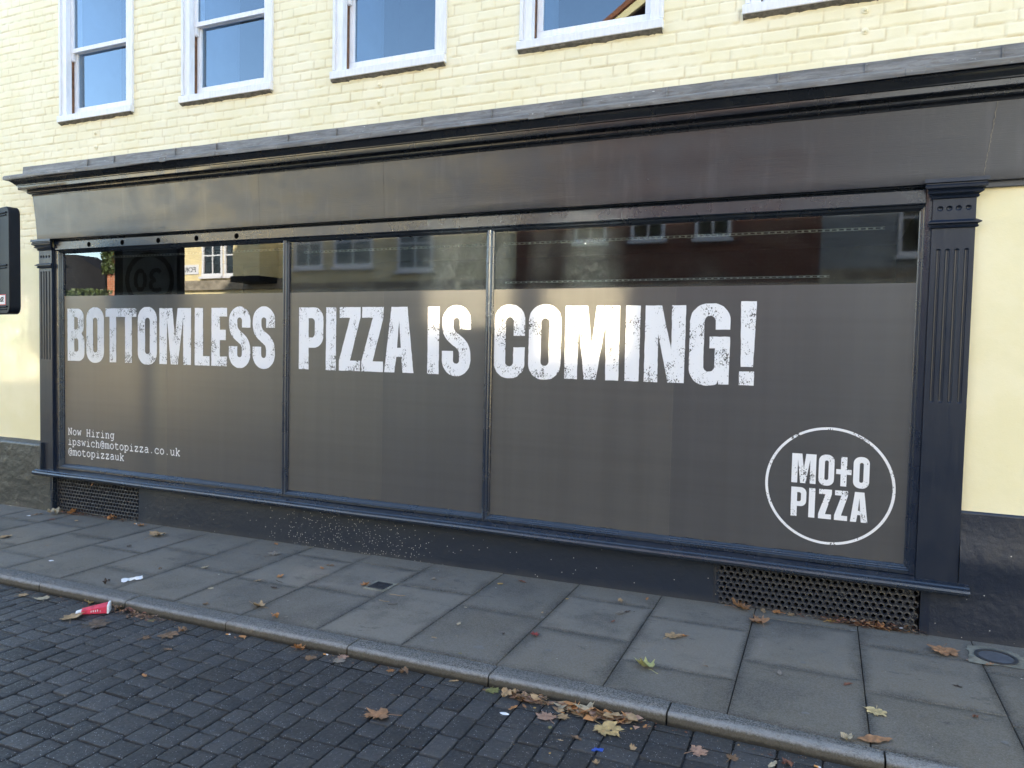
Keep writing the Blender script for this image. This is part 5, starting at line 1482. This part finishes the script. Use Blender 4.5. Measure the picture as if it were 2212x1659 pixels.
# twigs
for i, (pts, lb) in enumerate([([(-2.70, -.80), (-2.66, -.795), (-2.62, -.80), (-2.585, -.785)], 'thin pale twig on the slab just in front of the square cover'),
                  ([(-2.70, -.925), (-2.655, -.933), (-2.62, -.925)], 'short light twig two hands in front of the square cover'),
                  ([(-3.62, -.88), (-3.58, -.90), (-3.54, -.905)], 'tiny forked twig on the left slabs behind the orange curled leaf'),
                  ([(-2.60, -.97), (-2.57, -.955), (-2.545, -.94)], 'dark hair thin stalk on the middle slabs')]):
    mb = MB(); mb.tube([(a, b, pave_z(a, b) + .004) for a, b in pts], .0018, 5)
    tag(mb.build('twig', 'leaf_tan' if i < 2 else 'leaf_dark'), lb, 'twig', 'twigs on the paving')

# red carton: squashed tapering box with a white rim
cz = road_z(-4.34, -1.76)
ct = empty('drink_carton', (-4.34, -1.76, cz), 'squashed red and white drink carton on the setts by the kerb', 'carton')
mb = MB()
ax = Vector((-4.425, -1.815, 0)); bx = Vector((-4.295, -1.700, 0)); d = (bx - ax).normalized(); pz = Vector((-d.y, d.x, 0))
def cpt(u, v, h): p = ax + d * u + pz * v; return (p.x, p.y, cz + .004 + h)
L_c = (bx - ax).length
sec = lambda u, w, h, t_: [cpt(u, -w, .0), cpt(u, w, .002), cpt(u, w * .93, h), cpt(u, 0, h + t_), cpt(u, -w * .9, h * .8)]
S_ = [sec(0.012, .021, .030, .001), sec(L_c * .3, .026, .038, -.004), sec(L_c * .65, .032, .047, .002), sec(L_c * .96, .039, .056, .003)]
rows = [p for s_ in S_ for p in s_]
fs = [(k * 5 + i, k * 5 + (i + 1) % 5, (k + 1) * 5 + (i + 1) % 5, (k + 1) * 5 + i) for k in range(3) for i in range(5)] + [tuple(range(5)), tuple(range(15, 20))[::-1]]
mb.add(rows, fs); lp(mb.build('carton_body', 'carton_red', bevel=.003), ct)
mb = MB(); rows = sec(L_c * .955, .042, .060, .002) + sec(L_c * 1.02, .042, .060, .002)
mb.add(rows, [(i, (i + 1) % 5, 5 + (i + 1) % 5, 5 + i) for i in range(5)] + [tuple(range(5, 10))]); lp(mb.build('carton_rim', 'paper_white', bevel=.002), ct)
mb = MB(); mb.add(sec(-.022, .015, .018, .0) + sec(.014, .020, .027, .0), [(i, (i + 1) % 5, 5 + (i + 1) % 5, 5 + i) for i in range(5)] + [(0, 1, 2, 3, 4)]); lp(mb.build('torn_end', 'paper_white', bevel=.002), ct)
mb = MB()
for u, v, w, h_ in [(.082, .2, .020, .006), (.095, .2, .022, .005), (.070, .1, .016, .005), (.108, .3, .018, .005), (.125, -.2, .007, .010)]:
    # pale printed lines on the camera-side face
    def fpt(u_, q):   # face between index 4 and 0 side (nearest the camera)
        k_ = min(2, int(u_ / (L_c * .33))); s0 = .021 + (.039 - .021) * u_ / L_c; hh = (.030 + .026 * u_ / L_c) * .8
        a = Vector(cpt(u_, -s0, .0)); b = Vector(cpt(u_, -s0 * .9, hh)); return a.lerp(b, q) + (-pz * .0022)
    p0 = fpt(u, .32 + v * .3); p1 = fpt(u + w * .25, .32 + v * .3); p2 = fpt(u + w * .25, .70 + v * .3); p3 = fpt(u, .70 + v * .3)
    mb.add([tuple(p0), tuple(p1), tuple(p2), tuple(p3)], [(0, 1, 2, 3)])
lp(mb.build('print', 'paper_white', sm=False), ct)

# white paper scrap
mb = MB(); n = 10; z0_ = pave_z(-4.56, -1.31)
rows = []
for i in range(n + 1):
    q = i / n; cx = -4.600 + .065 * q; cy = -1.372 + .125 * q
    w = (.020 + .012 * math.sin(q * 9)) * (1 if 0 < i < n else .5)
    for v in (-1, 0, 1): rows.append((cx - w * v * .75, cy + w * v * .5, z0_ + .003 + .012 * (v == 0) + .010 * rng.random() + .010 * (v == 1)))
mb.add(rows, [(i * 3 + v, i * 3 + v + 1, i * 3 + v + 4, i * 3 + v + 3) for i in range(n) for v in (0, 1)])
tag(mb.build('paper_scrap', 'paper_white', ang=20), 'crumpled white paper strip on the slabs behind the kerb, left part', 'paper scrap')
for x, y, s_, lb in [(-7.225, -.33, .030, 'pale blue white disc of litter by the wall left of the left grille'), (-5.558, -1.234, .032, 'flat cream scrap stuck to the slab at the left near the kerb'),
                     (.214, -.095, .022, 'small white card bit on the leaf pile under the right grille'), (.47, -.10, .020, 'pale plastic bit at the right end of the leaf pile')]:
    mb = MB(); N = 9; L_ = random.Random(int(x * 99))
    mb.add([(x + s_ * L_.uniform(.6, 1) * math.cos(2 * math.pi * i / N), y + s_ * .55 * L_.uniform(.6, 1) * math.sin(2 * math.pi * i / N), pave_z(x, y) + (.003 if y < -.2 else .024) + .003 * L_.random()) for i in range(N)], [tuple(range(N))])
    tag(mb.build('paper_scrap', 'paper_white', sm=False), lb, 'litter')
z_ = road_z(-1.358, -1.861)
mb = MB(); N = 12
mb.add([(-1.358 + .020 * (1 + .3 * math.cos(2 * a)) * math.cos(a), -1.861 + .014 * math.sin(a), z_ + .002) for a in [2 * math.pi * i / N for i in range(N)]] + [(-1.358, -1.861, z_ + .006)], [(i, (i + 1) % N, N) for i in range(N)])
tag(mb.build('gum_blob', 'paper_white'), 'pale blob of fresh gum on the setts between the leaf heaps', 'gum')
# blue plastic
z_ = road_z(-.854, -1.989)
mb = MB()
for a0, a1, b0_, b1_ in ((-.872, -.832, -1.992, -1.978), (-.878, -.862, -2.004, -1.992), (-.850, -.832, -1.978, -1.970)): mb.box(a0, a1, b0_, b1_, z_ + .002, z_ + .007)
tag(mb.build('plastic_piece', 'blue_plastic', bevel=.001), 'bright blue broken plastic piece on the setts', 'plastic piece')
# cigarette ends
for x, y, ang, sf, lb in [(-2.563, -1.668, .1, road_z, 'cigarette end with pale tip at the kerb foot left of the grey brown leaning leaf'), (-3.288, -1.675, .3, road_z, 'orange cigarette end in the gutter near the pinkish orange leaf piece'), (.031, -1.735, -.2, road_z, 'orange cigarette end at the bottom edge right of the pale long leaf'),
                       (-5.98, -.13, .2, pave_z, 'pale cigarette end at the right foot of the left grille')]:
    c_ = empty('cigarette_end', (x, y, sf(x, y)), lb, 'cigarette end', 'cigarette ends')
    dx, dy = math.cos(ang) * .014, math.sin(ang) * .014; zc = sf(x, y) + .005
    mb = MB(); mb.tube([(x - dx, y - dy, zc), (x + dx * .3, y + dy * .3, zc)], .0038, 8); lp(mb.build('filter', 'filter_tip'), c_)
    mb = MB(); mb.tube([(x + dx * .31, y + dy * .31, zc), (x + dx, y + dy, zc)], .0037, 8); lp(mb.build('paper_end', 'paper_white'), c_)

# ============================================================ SPEED SIGN AT THE LEFT
SX, SY = -6.915, -.815
sg = empty('speed_sign', (SX, SY, pave_z(SX, SY)), 'tall black speed sign casing at the left edge, seen from behind with a graffiti sticker', 'road sign')
alpha = R(79); nv = Vector((math.cos(alpha), math.sin(alpha), 0)); tv = Vector((math.sin(alpha), -math.cos(alpha), 0))   # nv faces the window
def sp(u, h, v): p = Vector((SX, SY, 0)) + tv * u + nv * v; return (p.x, p.y, h)
W2, ZB, ZT = .415, 1.835, 2.765
def slab_round(mb, u0, u1, z0, z1, v0, v1, r, N=8):
    pts = [(a, b) for a, b in rrect(u0, z0, u1, z1, r, r)]
    k_ = len(pts); mb.add([sp(a, b, v0) for a, b in pts] + [sp(a, b, v1) for a, b in pts], [(i, (i + 1) % k_, k_ + (i + 1) % k_, k_ + i) for i in range(k_)] + [tuple(range(k_))[::-1], tuple(range(k_, 2 * k_))])
mb = MB(); slab_round(mb, -W2, W2, ZB, ZT, -.045, .045, .07); lp(mb.build('casing', 'black_casing', bevel=.008), sg)
mb = MB()
for zr in (1.885, 2.245, 2.700):
    mb.tube([sp(-W2 + .05, zr + .012, -.048), sp(W2 - .045, zr + .012, -.048)], .008, 8); mb.tube([sp(-W2 + .05, zr - .010, -.048), sp(W2 - .055, zr - .010, -.048)], .006, 8)
lp(mb.build('casing_rib', 'black_casing'), sg)
mb = MB(); slab_round(mb, -W2 + .08, W2 - .245, 2.28, 2.655, -.052, -.044, .03); lp(mb.build('rear_panel', 'sign_black', bevel=.002), sg)
mb = MB(); slab_round(mb, -W2 + .09, W2 - .262, 2.295, 2.640, -.056, -.050, .025); lp(mb.build('rear_window', 'pale_panel', bevel=.002), sg)
st = MB(); slab_round(st, W2 - .30, W2 - .075, 1.912, 2.005, -.0475, -.0455, .004); s1_ = lp(st.build('sticker', 'sticker_red', sm=False), sg)
st = MB(); slab_round(st, W2 - .293, W2 - .082, 1.919, 1.998, -.0485, -.0470, .004); lp(st.build('sticker_ground', 'sticker_white', sm=False), s1_); 
sub_o = [o for o in bpy.data.objects if o.name == 'sticker_ground'][0]; sub_o.parent = s1_; sub_o.matrix_parent_inverse = Matrix.Identity(4)
# scrawled lettering: S K E M S, read from behind the sign
def scr(path, x0): return [sp(W2 - .293 + .02 + (x0 + a) , 1.935 + b, -.0495) for a, b in path]
mb = MB()
for path, x0 in [([(.022, .040), (.008, .046), (.002, .034), (.018, .022), (.016, .008), (.0, .010)], .0), ([(.0, .048), (.004, .004)], .030), ([(.020, .046), (.004, .026), (.022, .006)], .030),
                 ([(.0, .022), (.018, .026), (.014, .038), (.002, .034), (.0, .014), (.018, .010)], .060), ([(.0, .008), (.004, .042), (.014, .018), (.024, .044), (.026, .006)], .086), ([(.026, .052), (.008, .044), (.006, .032), (.022, .022), (.018, .004), (.004, -.004)], .122),
                 ([(.0, .01), (.010, .016), (.012, .006), (.002, .004)], .154)]:
    mb.tube([sp(W2 - .293 + .185 - (x0 + a), 1.935 + b, -.0495) for a, b in path][::1], .0028, 5)
o = mb.build('scrawl', 'ink'); o.parent = s1_; o.matrix_parent_inverse = s1_.matrix_parent_inverse.copy() if False else Matrix.Identity(4)
# front face towards the window: dark disc panel with ring and 30
mb = MB(); slab_round(mb, -.30, .38, 1.90, 2.70, .044, .049, .03); ff = lp(mb.build('front_panel', 'casing_face', sm=False), sg)
mb = MB(); N = 48; rows = []
for r_ in (.310, .255): rows += [sp(.04 + r_ * math.cos(2 * math.pi * i / N), 2.30 + r_ * math.sin(2 * math.pi * i / N), .0515) for i in range(N)]
mb.add(rows, [(i, (i + 1) % N, N + (i + 1) % N, N + i) for i in range(N)]); o = mb.build('limit_ring', 'sign_black', sm=False); o.parent = ff; o.matrix_parent_inverse = Matrix.Identity(4)
def num(path, u0): return [sp(-(u0 + a), 2.19 + b, .052) for a, b in path]
mb = MB()
three = arc(.0, .165, .062, .055, 150, -70, 14) + arc(.0, .055, .070, .058, 80, -150, 16)
zero = [(.0 + .062 * math.cos(R(a)), .11 + .105 * math.sin(R(a))) for a in range(0, 361, 20)]
mb.tube([sp(.02 - (-.105 + a) * 1.0, 2.19 + b, .052) if False else sp(.02 + .105 - a, 2.19 + b, .052) for a, b in three], .024, 6, 1)
mb.tube([sp(.02 - .095 - a, 2.19 + b, .052) for a, b in zero], .024, 6, 1)
# flatten the numerals onto the panel
me = mb.mesh('limit_figures')
for v in me.vertices:
    p = Vector(v.co); dd_ = (p - Vector((SX, SY, 0))).dot(nv); p += nv * (.0505 + (dd_ - .052) * .05 - dd_); v.co = p
o = link('limit_figures', me, 'sign_black'); o.parent = ff; o.matrix_parent_inverse = Matrix.Identity(4)
mb = MB(); mb.tube([sp(-.10, pave_z(SX, SY), -.10), sp(-.10, 2.9, -.10)], .045, 16); lp(mb.build('pole', 'black_casing'), sg)
mb = MB()
for zr in (2.0, 2.6): mb.box(SX - .16, SX - .04, SY - .06 - .08, SY - .04, zr, zr + .04)
lp(mb.build('pole_bracket', 'galvanised', bevel=.002), sg)

# ============================================================ ACROSS THE STREET (seen in the glass)
YO = -12.0
def opp(name, x0, x1, zt, mat, label, wins=(), bands=(), frame='white_paint', depth=7.0, roof='slate', flat=False):
    root = empty(name, ((x0 + x1) / 2, YO, -0.1), label, 'building')
    mb = MB(); mb.box(x0, x1, YO - depth, YO, -0.4, zt); w = lp(mb.build('wall', mat, sm=False), root)
    mb = MB(); rz = 0.7 if flat else 1.5
    mb.add([(x0 - .1, YO + .25, zt), (x1 + .1, YO + .25, zt), (x1 + .1, YO - depth / 2, zt + rz), (x0 - .1, YO - depth / 2, zt + rz), (x0 - .1, YO - depth - .2, zt), (x1 + .1, YO - depth - .2, zt)],
           [(0, 1, 2, 3), (3, 2, 5, 4), (0, 3, 4), (1, 5, 2), (0, 4, 5, 1)])
    lp(mb.build('roof', roof, sm=False), root)
    for (a, b, c, d) in wins:
        f = MB(); t_ = .07
        f.box(a, a + t_, YO, YO + .06, c, d); f.box(b - t_, b, YO, YO + .06, c, d); f.box(a + t_, b - t_, YO, YO + .06, c, c + t_ * 1.2); f.box(a + t_, b - t_, YO, YO + .06, d - t_, d)
        mid = (a + b) / 2; f.box(mid - .02, mid + .02, YO, YO + .045, c + t_ * 1.2, d - t_); f.box(a + t_, mid - .02, YO, YO + .045, (c + d) / 2 - .02, (c + d) / 2 + .02); f.box(mid + .02, b - t_, YO, YO + .045, (c + d) / 2 - .02, (c + d) / 2 + .02)
        f.box(a - .06, b + .06, YO, YO + .12, c - .07, c)
        fo = lp(f.build('window', frame, sm=False), root)
        p = MB(); p.box(a + t_, b - t_, YO + .012, YO + .016, c + .08, d - t_); po = p.build('pane', 'opposite_glass', sm=False); po.parent = fo
        q = MB(); q.box(a + t_ + .02, a + t_ + (b - a) * .22, YO + .002, YO + .008, c + .09, d - t_); q.box(b - t_ - (b - a) * .2, b - t_ - .02, YO + .002, YO + .008, c + .09, d - t_); qo = q.build('curtain', 'curtain', sm=False); qo.parent = fo
        q = MB(); q.box(a + t_ + (b - a) * .22, b - t_ - (b - a) * .2, YO + .001, YO + .003, c + .09, d - t_); qo = q.build('dark_backing', 'room_dark', sm=False); qo.parent = fo  # flat sheet on the wall, an unlit room put into its dark colour
    for (a, b, c, d, pr, mt) in bands:
        q = MB(); q.box(a, b, YO, YO + pr, c, d); lp(q.build('band', mt, sm=False), root)
    return root
opp('brick_house', -7.3, -.2, 8.5, 'red_brick', 'red brick house across the street, reflected in the right shop window', [(-5.75, -4.95, 4.27, 5.55), (-4.34, -3.54, 4.27, 5.55), (-2.86, -2.06, 4.25, 5.55), (-6.6, -4.6, .9, 2.4), (-3.0, -1.4, .9, 2.4), (-5.75, -4.95, 6.6, 7.7), (-2.86, -2.06, 6.6, 7.7)], [(-7.3, -.2, 6.0, 6.12, .04, 'stone_band')], roof='roof_tile')
opp('rendered_house', -14.6, -7.302, 7.4, 'pale_render', 'pale rendered house across the street, reflected in the middle shop window', [(-14.3, -13.3, 3.87, 5.3), (-10.8, -9.7, 3.72, 5.2), (-12.9, -11.6, 3.87, 5.3), (-13.5, -11.0, .8, 2.5)], [(-14.6, -7.302, 3.05, 3.45, .12, 'stone_band')])
opp('cream_house', -21.4, -14.602, 7.6, 'cream_render', 'sunlit cream house across the street, reflected in the left shop window', [(-17.9, -17.05, 3.72, 5.0), (-16.98, -16.15, 3.72, 5.0), (-20.9, -20.1, 3.72, 5.0), (-19.5, -16.0, .8, 2.4)],
    [(-21.4, -14.602, 3.30, 3.44, .14, 'stone_band'), (-21.4, -14.602, 3.44, 3.60, .08, 'stone_band')])
opp('grey_house', -.198, 8.5, 9.0, 'grey_render', 'grey rendered house across the street, reflected at the right end of the glass', [(1.28, 2.5, 3.75, 5.3), (4.2, 5.4, 3.75, 5.3), (.8, 3.4, .8, 2.5), (2.33, 3.21, 7.27, 8.18), (3.33, 4.07, 7.07, 8.18)], [(-.198, 8.5, 3.2, 3.5, .12, 'stone_band')])
opp('far_house', 8.502, 18.0, 7.0, 'cream_render', 'cream house further along the far side of the street', [(10, 11.2, 3.8, 5.2), (13, 14.2, 3.8, 5.2)])
# projecting bay on the cream house
bay = [o for o in bpy.data.objects if o.name.startswith('cream_house')][0]
mb = MB(); mb.box(-15.95, -14.95, YO, YO + .75, 3.62, 7.4); lp(mb.build('bay', 'cream_render', bevel=.01), bay)
mb = MB(); mb.box(-16.0, -14.9, YO, YO + .8, 3.45, 3.618); lp(mb.build('bay_base', 'unlit_dark_boarding', bevel=.01), bay)
# gable with a cream bargeboard above the brick house
gb = [o for o in bpy.data.objects if o.name.startswith('brick_house')][0]
def prism(pts, y0, y1):
    m_ = MB(); k_ = len(pts); m_.add([(a, y0, b) for a, b in pts] + [(a, y1, b) for a, b in pts], [(i, (i + 1) % k_, k_ + (i + 1) % k_, k_ + i) for i in range(k_)] + [tuple(range(k_))[::-1], tuple(range(k_, 2 * k_))]); return m_
lp(prism([(-5.0, 8.3), (-.3, 8.3), (-.3, 9.0), (-2.6, 10.5), (-5.0, 9.0)], YO - 5, YO + .02).build('gable_wall', 'unlit_dark_boarding', sm=False), gb)
lp(prism([(-5.45, 8.98), (-5.30, 8.90), (-2.6, 10.55), (.1, 8.90), (.25, 8.98), (-2.6, 10.82)], YO + .30, YO + .42).build('bargeboard', 'cream_render', bevel=.01), gb)
lp(prism([(-5.60, 9.00), (-5.46, 8.97), (-2.6, 10.84), (.26, 8.97), (.40, 9.00), (-2.6, 11.02)], YO - 5, YO + .50).build('gable_roof', 'roof_tile', bevel=.01), gb)
# street name plate
sp_ = [o for o in bpy.data.objects if o.name.startswith('cream_house')][0]
mb = MB(); mb.box(-19.75, -18.05, YO, YO + .03, 3.80, 4.10); npl = lp(mb.build('street_name_plate', 'sticker_white', bevel=.004), sp_)
tc = bpy.data.curves.new('street_name', 'FONT'); tc.body = 'FORE STREET'; tc.size = .22; tc.extrude = .002
to = bpy.data.objects.new('street_name', tc); COL.objects.link(to)
dg = bpy.context.evaluated_depsgraph_get(); tm = bpy.data.meshes.new_from_object(to.evaluated_get(dg)); bpy.data.objects.remove(to)
xs_ = [v.co.x for v in tm.vertices]; k_ = 1.5 / (max(xs_) - min(xs_))
tm.transform(Matrix(((-k_, 0, 0, -18.14), (0, 0, 1, YO + .033), (0, 1, 0, 3.87), (0, 0, 0, 1))))
o = link('street_name', tm, 'ink', npl)
# dark gabled outbuilding, ivy clad chimney wall and hedge at the far left
db = empty('dark_outbuilding', (-25, YO, -.1), 'dark gabled outbuilding at the far left across the street', 'building')
lp(prism([(-30, -.4), (-22.3, -.4), (-22.3, 3.95), (-23.75, 4.60), (-30, 4.9)], YO - 0.8, YO).build('wall', 'unlit_dark_boarding', sm=False), db)
cw = empty('chimney_wall', (-21.8, YO, -.1), 'orange brick wall clad in ivy beside the cream house', 'wall')
mb = MB(); mb.box(-22.15, -21.45, YO - 1, YO + .02, -.4, 6.2); lp(mb.build('brickwork', 'orange_brick', sm=False), cw)
mb = MB(); mb.box(-21.5, -21.38, YO - .5, YO + .05, 3.2, 7.4); lp(mb.build('quoin', 'cream_render', sm=False), cw)
def leaves_mesh(n, f, s0, s1_, seed):
    L_ = random.Random(seed); m_ = MB()
    for i in range(n):
        x, y, z_ = f(L_); s_ = L_.uniform(s0, s1_); u = Vector((L_.gauss(0, 1), L_.gauss(0, 1), L_.gauss(0, 1))).normalized(); w_ = u.orthogonal().normalized() * s_; v_ = u.cross(w_).normalized() * s_ * .7; c = Vector((x, y, z_))
        m_.add([tuple(c - w_), tuple(c - v_), tuple(c + w_), tuple(c + v_)], [(0, 1, 2, 3)])
    me = bpy.data.meshes.new('leaves'); me.from_pydata(m_.v, [], m_.f); me.update(); return me
iv = tag(link('ivy', leaves_mesh(1400, lambda L_: (-22.2 + .62 * L_.random() * (1 if L_.random() < .5 else .5), YO + .05 + .18 * L_.random(), 3.9 + 2.5 * L_.random()), .04, .09, 5), 'ivy_leaf'), 'ivy climbing the orange brick wall across the street', 'ivy', None, 'stuff')
hd = tag(link('hedge', leaves_mesh(2600, lambda L_: (L_.uniform(-24.0, -21.4), YO + .4 + .5 * L_.random(), 2.2 + 1.12 * L_.random()), .04, .09, 6), 'ivy_leaf'), 'clipped hedge in front of the dark outbuilding', 'hedge', None, 'stuff')

# the two upper panes of the grey house throw sunlight back across the street
for w_ in [o for o in bpy.data.objects if o.name.startswith('pane')]:
    zs_ = [v.co.z for v in w_.data.vertices]; xs_ = [v.co.x for v in w_.data.vertices]
    if min(zs_) > 7.0 and min(xs_) > 2.0 and max(xs_) < 4.2:
        a, b, c, d = min(xs_), max(xs_), min(zs_), max(zs_)
        me = bpy.data.meshes.new('pane'); yy = YO + .061
        me.from_pydata([(a, yy, c), (b, yy, c), (b, yy, d), (a, yy, d)], [], [(3, 2, 1, 0)]); me.materials.append(M['sun_glass']); w_.data = me
